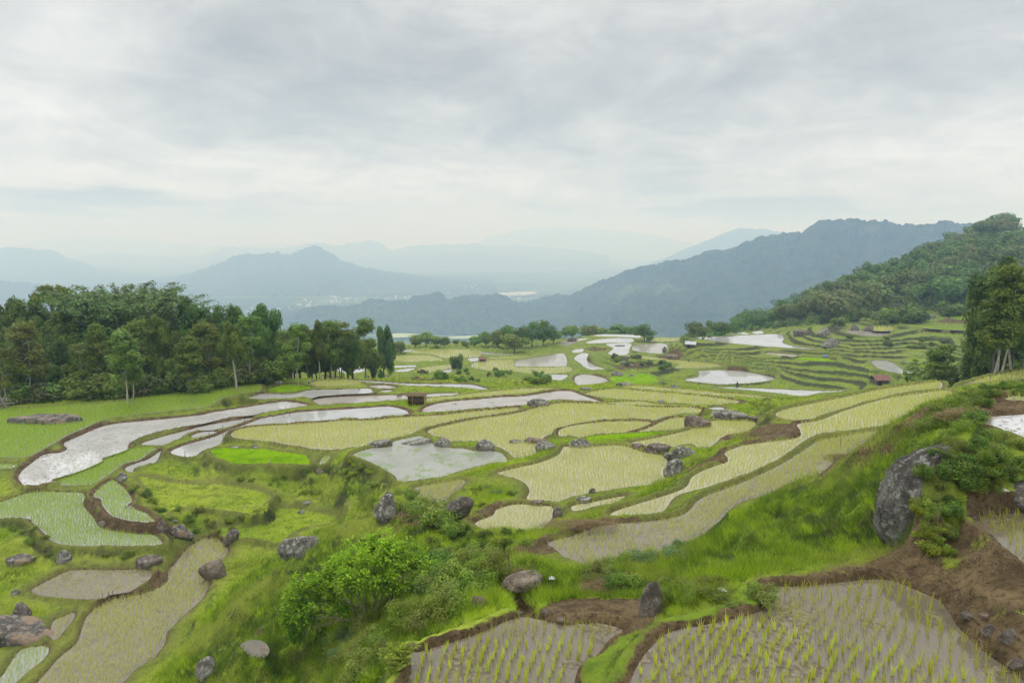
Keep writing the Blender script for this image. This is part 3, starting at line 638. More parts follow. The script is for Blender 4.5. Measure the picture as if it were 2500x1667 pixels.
# ------------------------------------------------------------------ ground sheet and water sheets
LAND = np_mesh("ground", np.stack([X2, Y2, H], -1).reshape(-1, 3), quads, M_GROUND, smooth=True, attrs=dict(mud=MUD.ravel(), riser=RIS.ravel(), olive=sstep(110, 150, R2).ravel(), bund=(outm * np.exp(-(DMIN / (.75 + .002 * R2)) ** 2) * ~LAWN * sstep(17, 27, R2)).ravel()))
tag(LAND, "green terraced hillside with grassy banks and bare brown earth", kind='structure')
WLAB = dict(puddle='small brown muddy puddle in the grass slope', water='still pale water reflecting the grey sky in a flooded terrace', mud='bright shallow water flecked with mud clods in a long curved paddy', muddy='shallow water with brown mud showing through in a terrace',
            rice='flooded terrace planted with rows of yellow green rice', rice2='brown flooded paddy with young rice', silt='silty grey brown paddy water between young rice', near='brown muddy paddy water in the foreground',
            green='thin water under dense green rice', nursery='wet bed under bright green rice seedlings', rows='pale water between thin rows of rice', pond='grey green pond water with floating weed beside boulders')
for (kd, D, mud, s), pl in zip(PAD, POLY):
    if kd == 'lawn': continue
    c = pl.mean(0); r = math.hypot(*pl[len(pl) // 2]); ex = .03 + .0022 * r
    q = pl + 0.0
    nx = np.roll(pl, -1, 0) - np.roll(pl, 1, 0); nrm = np.stack([nx[:, 1], -nx[:, 0]], 1); nrm /= np.linalg.norm(nrm, axis=1)[:, None] + 1e-9
    area = .5 * np.sum(pl[:, 0] * np.roll(pl[:, 1], -1) - np.roll(pl[:, 0], -1) * pl[:, 1])
    q = pl + nrm * (ex if area > 0 else -ex)
    tris = geometry.tessellate_polygon([[Vector((a, b, 0)) for a, b in q]])
    V = np.concatenate([q, np.full((len(q), 1), -D)], 1)
    T = np.array(tris, np.int32)
    v0, v1, v2 = V[T[:, 0]], V[T[:, 1]], V[T[:, 2]]
    cr = (v1[:, 0] - v0[:, 0]) * (v2[:, 1] - v0[:, 1]) - (v1[:, 1] - v0[:, 1]) * (v2[:, 0] - v0[:, 0])
    T[cr < 0] = T[cr < 0][:, ::-1]
    o = np_mesh("water", V, T, WM[kd]); tag(o, WLAB[kd], kind='structure')
# ------------------------------------------------------------------ blades (rice and grass), merged numpy meshes
def blade_mesh(base, lean, width, yaw, var, bend=True):
    """base (n,3); lean (n,3) tip offset; width (n,), yaw (n,) -> curved tapering blades"""
    n = len(base); sx = np.cos(yaw) * width * .5; sy = np.sin(yaw) * width * .5; side = np.stack([sx, sy, np.zeros(n)], 1)
    if bend:
        mid = base + lean * np.array([.38, .38, .62]); tip = base + lean
        V = np.stack([base - side, base + side, mid + side * .85, mid - side * .85, tip], 1).reshape(-1, 3)
        i = np.arange(n)[:, None] * 5
        return V, [i + np.array([[0, 1, 2, 3]]), i + np.array([[3, 2, 4]])], np.repeat(var, 5)
    V = np.stack([base - side, base + side, base + lean], 1).reshape(-1, 3); i = np.arange(n)[:, None] * 3
    return V, [i + np.array([[0, 1, 2]])], np.repeat(var, 3)
def in_view(x, y, z, m=60):
    dep = y * cP - z * sP; u = CX + FPX * x / dep; v = CY - FPX * (y * sP + z * cP) / dep
    return (dep > 1) & (u > -m) & (u < 2500 + m) & (v < 1667 + m + 40)
RICE = dict(near=(.205, .31, 6), rice=(.20, .30, 6), rice2=(.21, .22, 5), silt=(.172, .33, 8), green=(.15, .32, 7), nursery=(.065, .20, 4), rows=(.15, .27, 6), pond=(.5, .25, 3))
seed_pts = {k: [] for k in ('RICE', 'GREEN', 'NURS', 'NEAR')}
for k, ((kd, D, mud, s), pl) in enumerate(zip(PAD, POLY)):
    if kd not in RICE: continue
    sp, hh, nb = RICE[kd]; rc = float(np.median(np.hypot(pl[:, 0], pl[:, 1])))
    lod = max(1.0, rc / (60.0 if kd != 'nursery' else 42)); sp *= lod
    cx, cy = pl.mean(0); ang = RNG.uniform(-.25, .25) + math.atan2(cx, cy) * -1
    ca, sa = math.cos(ang), math.sin(ang)
    ext = np.abs(pl - [cx, cy]).max() * 1.5; g = np.arange(-ext, ext, sp)
    gx, gy = np.meshgrid(g, g * 1.08); gx = gx.ravel() + RNG.normal(0, sp * (.07 if kd == 'near' else .15), gx.size); gy = gy.ravel() + RNG.normal(0, sp * (.09 if kd == 'near' else .20), gy.size)
    gx = gx + (.1 if kd == 'near' else .3) * np.sin(gy * .35 + k) + .10 * np.sin(gy * 1.3 + gx * .8)
    x = cx + gx * ca - gy * sa; y = cy + gx * sa + gy * ca
    ok = inside(x, y, pl) & (y > 5) & in_view(x, y, np.full(x.shape, -D), 80)
    x, y = x[ok], y[ok]
    d = segdist(x, y, pl); ok = d > {'nursery': -.1, 'rows': .04, 'green': .04}.get(kd, .12)
    pn = vnoise(x * .5 + k, y * .5, 77); ok &= RNG.random(len(x)) < {'pond': .35, 'rows': .93, 'rice': .95, 'green': .97}.get(kd, .9)
    if kd == 'pond': ok &= (pn > .55)
    if kd in ('silt', 'rice2', 'near'): ok &= RNG.random(len(x)) < (.45 if kd != 'near' else .78) + .9 * pn
    x, y = x[ok], y[ok]
    key = 'NEAR' if kd == 'near' else 'NURS' if kd == 'nursery' else 'GREEN' if kd in ('green', 'rows') else 'RICE'
    if kd == 'rows': key = 'GREEN'
    seed_pts[key].append(np.stack([x, y, np.full(len(x), -D), np.full(len(x), hh * (1 + .25 * (lod - 1))), np.full(len(x), nb), np.full(len(x), lod)], 1))
def make_rice(A, name, mat, label, lean=.42, wmul=1.0):
    nb = A[:, 4].astype(int); idx = np.repeat(np.arange(len(A)), nb); n = len(idx); A = A[idx]
    r = np.hypot(A[:, 0], A[:, 1]); th = RNG.uniform(0, 2 * np.pi, n); k = RNG.uniform(.05, lean, n) * A[:, 3]
    # one common lean per clump keeps the clumps readable
    cth = RNG.uniform(0, 2 * np.pi, idx.max() + 1)[idx]
    hh = A[:, 3] * RNG.uniform(.65, 1.15, n)
    base = np.stack([A[:, 0] + np.cos(th) * .018 * A[:, 5], A[:, 1] + np.sin(th) * .018 * A[:, 5], A[:, 2] - .02], 1)
    ln = np.stack([np.cos(th) * k + np.cos(cth) * .05, np.sin(th) * k + np.sin(cth) * .05, hh], 1)
    wd = np.maximum(.009, .00034 * r) * wmul * RNG.uniform(.7, 1.3, n) * np.where(A[:, 5] > 1.3, 1.25, 1)
    V, F, va = blade_mesh(base, ln, wd, RNG.uniform(-.6, .6, n), RNG.random(n), bend=bool(np.median(r) < 30))
    o = np_mesh(name, V, F, mat, attrs=dict(var=va)); tag(o, label, kind='stuff'); return o
near = np.concatenate(seed_pts['NEAR'])
order = np.argsort(np.hypot(near[:, 0], near[:, 1])); near = near[order]
okv = in_view(near[:, 0], near[:, 1], near[:, 2], 0) & (CY - FPX * (near[:, 1] * sP + (near[:, 2] + .2) * cP) / (near[:, 1] * cP - near[:, 2] * sP) < 1667)
indiv = near[okv][:296]; rest = np.concatenate([near[okv][296:], near[~okv]])
print('rice counts', {k: sum(len(q) for q in v) for k, v in seed_pts.items()}, 'near in view', okv.sum())
make_rice(rest, 'rice_seedlings', M_RICEN, 'loose rows of young rice in the nearer brown paddies')
make_rice(np.concatenate(seed_pts['RICE']), 'rice_seedlings', M_RICE, 'rows of yellow green rice seedlings across the flooded terraces')
make_rice(np.concatenate(seed_pts['GREEN']), 'rice_plants', M_GREENR, 'dense green rice growing in the left hand paddies')
make_rice(np.concatenate(seed_pts['NURS']), 'nursery_rice', M_NURS, 'bright lime green carpet of nursery rice', lean=.25, wmul=2.0)
protos = []
for q in range(6):
    nb = RNG.integers(5, 8); th = RNG.uniform(0, 6.28, nb); kk = RNG.uniform(.01, .08, nb); hh = RNG.uniform(.20, .34, nb)
    base = np.stack([np.cos(th) * .015, np.sin(th) * .015, np.full(nb, -.03)], 1)
    V, F, va = blade_mesh(base, np.stack([np.cos(th) * kk, np.sin(th) * kk, hh], 1), RNG.uniform(.013, .021, nb), RNG.uniform(-.7, .7, nb), RNG.random(nb))
    protos.append(np_mesh("rice_seedling", V, F, M_RICEN, attrs=dict(var=va), link=False))
for a in indiv:
    o = bpy.data.objects.new("rice_seedling", protos[random.randrange(6)]); COL.objects.link(o)
    o.location = a[:3]; o.rotation_euler = (random.uniform(-.12, .12), random.uniform(-.12, .12), random.uniform(-.5, .5)); o.scale = (random.uniform(.8, 1.2),) * 2 + (random.uniform(.75, 1.15),)
    tag(o, "young green rice seedling standing in the brown foreground paddy water", "rice seedling", "rice seedlings planted in the nearest muddy paddies")
# ------------------------------------------------------------------ grass on every bank
def scatter_ground(n, rmin, rmax):
    t = (H[:-1, :-1] < 99)
    i = RNG.integers(0, NR - 1, n * 2); j = RNG.integers(0, NA - 1, n * 2)
    r = R2[i, j]; keep = (r > rmin) & (r < rmax) & (outm[i, j]) & (MUD[i, j] < .5 + .2 * RNG.random(len(i))) & (DMIN[i, j] > .05) & ((RIS[i, j] < .5) | (R2[i, j] < 140))
    keep &= RNG.random(len(i)) < np.clip(-H[i, j] / r / .45, .15, 1) * np.clip(.35 + DMIN[i, j] * .9, 0, 1)
    i, j = i[keep], j[keep]
    a = AZ[i * 0 + j] + RNG.random(len(i)) * (AZ[1] - AZ[0]); l = LR[i] + RNG.random(len(i)) * dLR; r = np.exp(l)
    x, y = r * np.sin(a), r * np.cos(a); z = Hxy(x, y); v = in_view(x, y, z, 30)
    return x[v], y[v], z[v], r[v]
x, y, z, r = scatter_ground(1700000, 9, 210)
patch = fbm(x * .5, y * .5, 61, 3); tall = .10 + .10 * RNG.random(len(x)) + .10 * np.clip(patch, 0, 1)
hh = tall * (1 + .006 * r) * np.clip(.12 + .5 * (grid_at(DMIN, x, y) - .35), .12, 1); th = RNG.uniform(0, 6.28, len(x)); k = hh * RNG.uniform(.3, 1.5, len(x))
wd = np.maximum(.012, .00072 * r)
V, F, va = blade_mesh(np.stack([x, y, z - .02], 1), np.stack([np.cos(th) * k, np.sin(th) * k, hh], 1), wd, RNG.uniform(-1, 1, len(x)),
                      np.clip(.5 + .55 * patch - .75 * grid_at(STEEP, x, y) - .55 * np.exp(-(grid_at(DMIN, x, y) / .7) ** 2) * sstep(17, 27, r) + RNG.normal(0, .22, len(x)), 0, 1), bend=False)
print('grass blades', len(x))
o = np_mesh("grass", V, F, M_GRASS, attrs=dict(var=va)); tag(o, "lush short grass covering the terrace banks and slopes", kind='stuff')

# taller clumps and dry stalks
x, y, z, r = scatter_ground(260000, 10, 75)
pk = fbm(x * .9, y * .9, 91, 3) + .5 * fbm(x * .16, y * .16, 92, 3); m = (pk > .12) & (grid_at(DMIN, x, y) > 1.3); x, y, z, r = x[m], y[m], z[m], r[m]; pk = pk[m]
rep = 3; x, y, z, r, pk = [np.repeat(q, rep) for q in (x, y, z, r, pk)]; x = x + RNG.normal(0, .05, len(x)); y = y + RNG.normal(0, .05, len(x))
th = RNG.uniform(0, 6.28, len(x)); hh = RNG.uniform(.22, .5, len(x)); k = hh * RNG.uniform(.2, .8, len(x))
V, F, va = blade_mesh(np.stack([x, y, Hxy(x, y) - .02], 1), np.stack([np.cos(th) * k, np.sin(th) * k, hh], 1), np.maximum(.012, .0006 * r), RNG.uniform(-1, 1, len(x)), np.clip(.35 + .5 * pk - .5 * grid_at(STEEP, x, y) + RNG.normal(0, .2, len(x)), 0, 1), bend=False)
tag(np_mesh("tall_grass", V, F, M_GRASS, attrs=dict(var=va)), "taller tufts of grass and weeds standing on the banks", kind='stuff')
i = RNG.integers(0, NR - 1, 900000); j = RNG.integers(0, NA - 1, 900000); m = (MUD[i, j] > .3) & outm[i, j] & (DMIN[i, j] > .12) & (R2[i, j] > 9) & (R2[i, j] < 90) & (fbm(X2[i, j] * .8, Y2[i, j] * .8, 95, 3) > .0)
x, y, r = X2[i, j][m], Y2[i, j][m], R2[i, j][m]; v = in_view(x, y, Hxy(x, y), 20); x, y, r = x[v] + RNG.normal(0, .03, v.sum()), y[v] + RNG.normal(0, .03, v.sum()), r[v]
th = RNG.uniform(0, 6.28, len(x)); hh = RNG.uniform(.03, .16, len(x)); k = RNG.uniform(.08, .25, len(x))
V, F, va = blade_mesh(np.stack([x, y, Hxy(x, y)], 1), np.stack([np.cos(th) * k, np.sin(th) * k, hh], 1), np.maximum(.008, .0005 * r), RNG.uniform(-1, 1, len(x)), RNG.random(len(x)), bend=False)
tag(np_mesh("dry_grass", V, F, M_DRY, attrs=dict(var=va)), "dry straw and roots strewn over the bare brown banks", kind='stuff')
# ------------------------------------------------------------------ valley floor and far hills
def mat_hill(name, a, b, c, scale):
    m, e, o = newmat(name); p = e.pos()
    n1 = e.noise(p, .0022 * scale, 6, .65); n2 = e.noise(p, .02 * scale, 5, .7); n3 = e.noise(p, .09 * scale, 3, .6)
    col = e.mix(e.mapr(n2, .38, .62), a, b); col = e.mix(e.mapr(n1, .60, .66, 0, .8), col, c)
    col = e.mix(e.mapr(n3, .45, .7, 0, .55), col, tuple(x * .4 for x in a))
    e.lk(princ(e, col, .95, .05), o.inputs[0]); return m
M_HILL = mat_hill("forested hill", (.014, .028, .015), (.045, .068, .030), (.11, .145, .065), 1)
M_HILLF = mat_hill("far hill", (.035, .055, .035), (.055, .08, .045), (.11, .13, .08), .4)
def ridge(name, label, prof, Rd, front, back, zb, mat, spur=.25, nu=700, nv=110, tree=0.0, seed=0, zf=None, rough=.02):
    """prof: [(u, v, R)] skyline in photo pixels with real distances"""
    pr = np.array(prof, float); us = np.linspace(pr[0, 0], pr[-1, 0], nu)
    vs = np.interp(us, pr[:, 0], pr[:, 1]); Rs = np.interp(us, pr[:, 0], pr[:, 2])
    k = np.array([.25, .5, .25])
    for _ in range(3): vs[1:-1] = np.convolve(vs, k, 'valid')
    vs = vs + 4.2 * fbm(us / 34.0, us * 0, seed + 60, 4, .6) + 1.3 * fbm(us / 7.0, us * 0, seed + 61, 2)
    zr = -tv(vs) * Rs; xr = (us - CX) / FPX * (Rs * cP - zr * sP)
    t = np.concatenate([-(np.linspace(1, 0, nv) ** 1.25), np.linspace(0, 1, nv // 5)[1:] ** 1.3])
    Tm, _ = np.meshgrid(t, us); az = np.arctan2(xr, Rs)[:, None]; rad = np.hypot(xr, Rs)[:, None]
    w_ = np.where(Tm < 0, Tm * front, Tm * back); rr = rad + w_
    X = rr * np.sin(az); Y = rr * np.cos(az)
    a = np.abs(Tm); hgt = (zr[:, None] - zb)
    sp = fbm(X / front * 3.1 + seed, Y / front * 1.2, seed, 5, .55)
    shape = (1 - a) ** (1.15) * (1 + spur * 1.9 * sp * np.sin(np.pi * np.clip(a, 0, 1)) ** .8)
    Z = zb + hgt * shape + hgt * rough * fbm(X / front * 14, Y / front * 14, seed + 3, 4) * (1 - a * .3)
    if tree:
        Z = Z + tree * (np.maximum(vnoise(X / 9.0, Y / 9.0, seed + 5), .6 * vnoise(X / 4.6, Y / 4.6, seed + 7)) - .4) + tree * .6 * fbm(X / 40, Y / 40, seed + 8, 3)
    ids = np.arange(X.size).reshape(X.shape); q = np.stack([ids[:-1, :-1], ids[1:, :-1], ids[1:, 1:], ids[:-1, 1:]], -1).reshape(-1, 4)
    o = np_mesh(name, np.stack([X, Y, Z], -1).reshape(-1, 3), q, mat, smooth=True); tag(o, label, kind='structure'); return o
def sky_(s, R0, R1=None, dv=0):
    p = P('S ' + s); n = len(p); R1 = R1 or R0
    return [(u, v + dv, R0 + (R1 - R0) * i / (n - 1)) for i, (u, v) in enumerate(p)]
ridge("hills", "low dark blue forested hills across the middle of the valley", sky_('520,790 600,745 640,737 700,712 750,703 800,703 830,696 850,687 885,692 930,692 980,677 1000,672 1015,675 1030,690 1060,680 1090,680 1130,677 1160,682 1190,692 1230,690 1280,680 1330,676 1420,690', 2900), 0, 460, 500, -331, M_HILL, tree=11, seed=2, nu=1000, nv=110, spur=.3)
ridge("hills", "long dark blue forested ridge falling from the right to the valley", sky_('1180,712 1240,700 1300,682 1340,660 1400,640 1470,614 1500,608 1540,598 1600,588 1650,580 1690,572 1720,554 1745,543 1770,538 1790,535 1830,530 1855,518 1885,505 1930,502 1970,506 2000,512 2030,511 2060,515 2100,512 2140,516 2180,515 2210,519 2240,524 2300,532 2400,545 2600,560', 2900, 1900), 0, 1150, 600, -331, M_HILL, tree=9, seed=9, nu=1300, nv=260, spur=.38, rough=.045)
ridge("hills", "rocky peaked blue mountain rising from the valley at left centre", sky_('200,700 270,662 330,651 400,642 430,632 460,620 490,612 520,600 545,592 565,588 590,584 612,580 640,580 648,588 665,586 690,574 712,568 732,566 745,574 770,586 790,602 830,616 900,630 1000,640 1100,648 1200,658 1300,690', 5600), 0, 1500, 1200, -332, M_HILLF, seed=14, nu=900, nv=160, spur=.55, tree=18, rough=.10)
ridge("hills", "low blue hills behind the wood at the left edge", sky_('-200,640 0,645 80,652 160,664 220,670 300,656 350,648 400,655 470,682 560,702 640,728 700,745', 4300), 0, 900, 900, -332, M_HILLF, seed=21, nu=500, nv=90, tree=12)
ridge("hills", "pale blue rounded mountain at the far left", sky_('-250,580 -100,577 0,572 60,570 110,575 160,592 220,615 330,632 450,645 600,665', 7600), 0, 2200, 1500, -334, M_HILLF, seed=25, nu=400, nv=70, rough=.09, tree=20, spur=.5)
ridge("hills", "long pale ridge of far mountains across the valley", sky_('100,600 200,584 260,580 330,586 420,590 470,582 520,570 560,567 640,570 700,563 740,558 790,564 830,554 865,552 882,562 900,575 950,566 1020,562 1100,561 1200,566 1300,572 1400,585', 11500), 0, 3200, 2000, -336, M_HILLF, seed=31, nu=500, nv=80, rough=.10, spur=.5)
ridge("hills", "faint misty mountain under the cloud at the centre", sky_('980,580 1050,570 1100,555 1150,538 1230,524 1300,521 1400,528 1500,540 1560,552 1640,570 1800,590 1900,620', 16000), 0, 2600, 2000, -338, M_HILLF, seed=37, nu=400, nv=60, rough=.03)
ridge("hills", "pale green mountain behind the dark ridge at right", sky_('1440,630 1500,602 1540,588 1580,568 1620,552 1660,536 1700,526 1750,526 1790,534 1850,545 2000,570', 7600), 0, 2200, 1500, -334, M_HILLF, seed=41, nu=400, nv=60, rough=.04)
ridge("hills", "faint misty far mountains at the left under the cloud", sky_('-200,560 0,566 120,548 200,542 300,546 420,560 520,566 640,560 760,570 900,590', 18000), 0, 5000, 3000, -338, M_HILLF, seed=49, nu=300, nv=50)
# valley floor
def mat_valley():
    m, e, o = newmat("valley"); p = e.pos()
    n1 = e.noise(p, .0016, 5, .6); n2 = e.noise(p, .012, 5, .7)
    c = e.mix(e.mapr(n1, .42, .58), (.035, .06, .03), (.12, .17, .06)); c = e.mix(e.mapr(n2, .5, .6), c, (.03, .05, .025))
    e.lk(princ(e, c, .95, .05), o.inputs[0]); return m
aa = np.linspace(math.radians(-75), math.radians(75), 260); ll = np.linspace(math.log(690), math.log(30000), 130)
A_, L_ = np.meshgrid(aa, ll); r_ = np.exp(L_); z_ = -176 - 155 * sstep(690, 1800, r_) + 6 * fbm(r_ * np.sin(A_) / 300, r_ * np.cos(A_) / 300, 5, 4) * sstep(900, 1800, r_)
ids = np.arange(A_.size).reshape(A_.shape); q = np.stack([ids[:-1, :-1], ids[:-1, 1:], ids[1:, 1:], ids[1:, :-1]], -1).reshape(-1, 4)
o = np_mesh("valley", np.stack([r_ * np.sin(A_), r_ * np.cos(A_), z_], -1).reshape(-1, 3), q, mat_valley(), smooth=True); tag(o, "broad hazy valley floor below the terraces", kind='structure')
def valley_patch(s, D, mat, label):
    pl = smooth_poly(P(s)); x, y = at(pl[:, 0], pl[:, 1], D); V = np.stack([x, y, np.full(len(x), -D)], 1)
    T = np.array(geometry.tessellate_polygon([[Vector((a, b, 0)) for a, b in zip(x, y)]]), np.int32)
    v0, v1, v2 = V[T[:, 0]], V[T[:, 1]], V[T[:, 2]]; cr = (v1[:, 0] - v0[:, 0]) * (v2[:, 1] - v0[:, 1]) - (v1[:, 1] - v0[:, 1]) * (v2[:, 0] - v0[:, 0])
    T[cr < 0] = T[cr < 0][:, ::-1]; tag(np_mesh("field", V, T, mat), label, kind='structure')
M_FIELD = mat_plain("pale field", (.30, .38, .16), (.45, .50, .26), .01); M_FIELDW = mat_plain("flooded far field", (.36, .36, .32), (.50, .49, .46), .01)
valley_patch('S 1135,674 1170,671 1225,670 1228,675 1190,679 1155,677', 322, M_FIELDW, "pale flooded field beside the far town")
valley_patch('L 330,325 420,318 520,322 600,335 470,345 360,345', 322, M_FIELD, "light green field on the valley floor behind the trees")
valley_patch('L 700,345 830,338 940,332 960,345 800,352', 322, M_FIELD, "narrow light green field on the valley floor")
# the far town: many small pale houses
def town_house(i):
    root = empty("house"); w_, d_, h_ = 9, 7, 5
    bm = bmesh.new(); bmesh.ops.create_cube(bm, size=1, matrix=Matrix.Translation((0, 0, h_ / 2)) @ Matrix.Diagonal((w_, d_, h_, 1)))
    me = bpy.data.meshes.new("wall"); bm.to_mesh(me); bm.free(); me.materials.append(M_FIELDW); o = bpy.data.objects.new("wall", me); COL.objects.link(o); o.parent = root
    V = [(-5.2, -4.2, h_), (5.2, -4.2, h_), (5.2, 4.2, h_), (-5.2, 4.2, h_), (-4.6, 0, h_ + 2.6), (4.6, 0, h_ + 2.6)]
    me = bpy.data.meshes.new("roof"); me.from_pydata(V, [], [(0, 1, 5, 4), (2, 3, 4, 5), (0, 4, 3), (1, 2, 5), (3, 2, 1, 0)]); me.materials.append(M_ROOFP if i else M_ROOFR)
    o = bpy.data.objects.new("roof", me); COL.objects.link(o); o.parent = root
    return root
M_ROOFP = mat_plain("pale roof", (.45, .45, .46), (.6, .6, .6), 1); M_ROOFR = mat_plain("rust roof", (.28, .12, .08), (.40, .20, .14), 1)
hp = [town_house(0), town_house(1)]
spots = []
rr_ = random.Random(5)
for (u0, u1, v0, v1, n) in [(640, 690, 700, 722, 8), (690, 760, 690, 706, 18), (760, 870, 682, 697, 26), (880, 960, 668, 688, 26), (1010, 1130, 664, 676, 26), (1050, 1120, 656, 668, 10), (1130, 1240, 682, 690, 8), (560, 640, 700, 730, 8)]:
    for _ in range(n): spots.append((rr_.uniform(u0, u1) / .9408, rr_.uniform(v0, v1) / .9408))
for i, (u, v) in enumerate(spots):
    r = hp[i] if i < 2 else copy_tree(hp[0 if i % 4 == 0 else 1])
    D = 330.0; x, y = at(u, v, D); r.location = (float(x), float(y), -332); r.rotation_euler = (0, 0, rr_.uniform(0, 3)); s = rr_.uniform(.8, 1.9); r.scale = (s, s, s)
    tag(r, "tiny pale house in the hazy far town down in the valley", "house", "houses of the far town in the valley")
# ------------------------------------------------------------------ haze
bm = bmesh.new(); bmesh.ops.create_cube(bm, size=1, matrix=Matrix.Translation((0, 14000, 9)) @ Matrix.Diagonal((56000, 29600, 702, 1)))
me = bpy.data.meshes.new("haze"); bm.to_mesh(me); bm.free()
HAZE = bpy.data.objects.new("haze", me); COL.objects.link(HAZE); tag(HAZE, "thin blue valley haze over the whole landscape", kind='stuff')
hm, he, ho = newmat("haze"); pv = he.nt.nodes.new('ShaderNodeVolumePrincipled'); pv.inputs['Color'].default_value = (.46, .67, 1.0, 1)
pv.inputs['Density'].default_value = .00034; pv.inputs['Anisotropy'].default_value = 0.0; pv.inputs['Absorption Color'].default_value = (1, 1, 1, 1)
he.lk(pv.outputs[0], ho.inputs['Volume']); me.materials.append(hm)
# ------------------------------------------------------------------ rocks
def rock_mesh(seed, kind, sx, sy, sz, mat, sub=4):
    rs = np.random.default_rng(seed)
    bm = bmesh.new(); bmesh.ops.create_icosphere(bm, subdivisions=sub, radius=1)
    V = np.array([v.co[:] for v in bm.verts]); F = np.array([[v.index for v in f.verts] for f in bm.faces]); bm.free()
    # knock flat facets off a ball, then roughen
    for _ in range(11):
        n = rs.normal(size=3); n[2] *= .8; n /= np.linalg.norm(n); c = rs.uniform(.62, .9); d = V @ n; m = d > c; V[m] -= np.outer((d[m] - c) * .85, n)
    if kind == 'flat': m = V[:, 2] > .35; V[m, 2] = .35 + (V[m, 2] - .35) * .25
    if kind == 'slab': V[:, 0] += V[:, 2] * .35
    if kind == 'egg': V[:, :2] *= (1 - .25 * V[:, 2:3])
    o = rs.uniform(0, 50)
    q = V * 1.8 + o
    nz = fbm(q[:, 0] + q[:, 2] * 1.3, q[:, 1] - q[:, 2] * .9, seed, 4); n2 = fbm(q[:, 0] * 4 + q[:, 2] * 5, q[:, 1] * 4 - q[:, 2] * 3, seed + 3, 3)
    V = V * (1 + .16 * nz + .05 * n2)[:, None] * [sx, sy, sz]
    return np_mesh("boulder", V, F, mat, smooth=True, link=False)
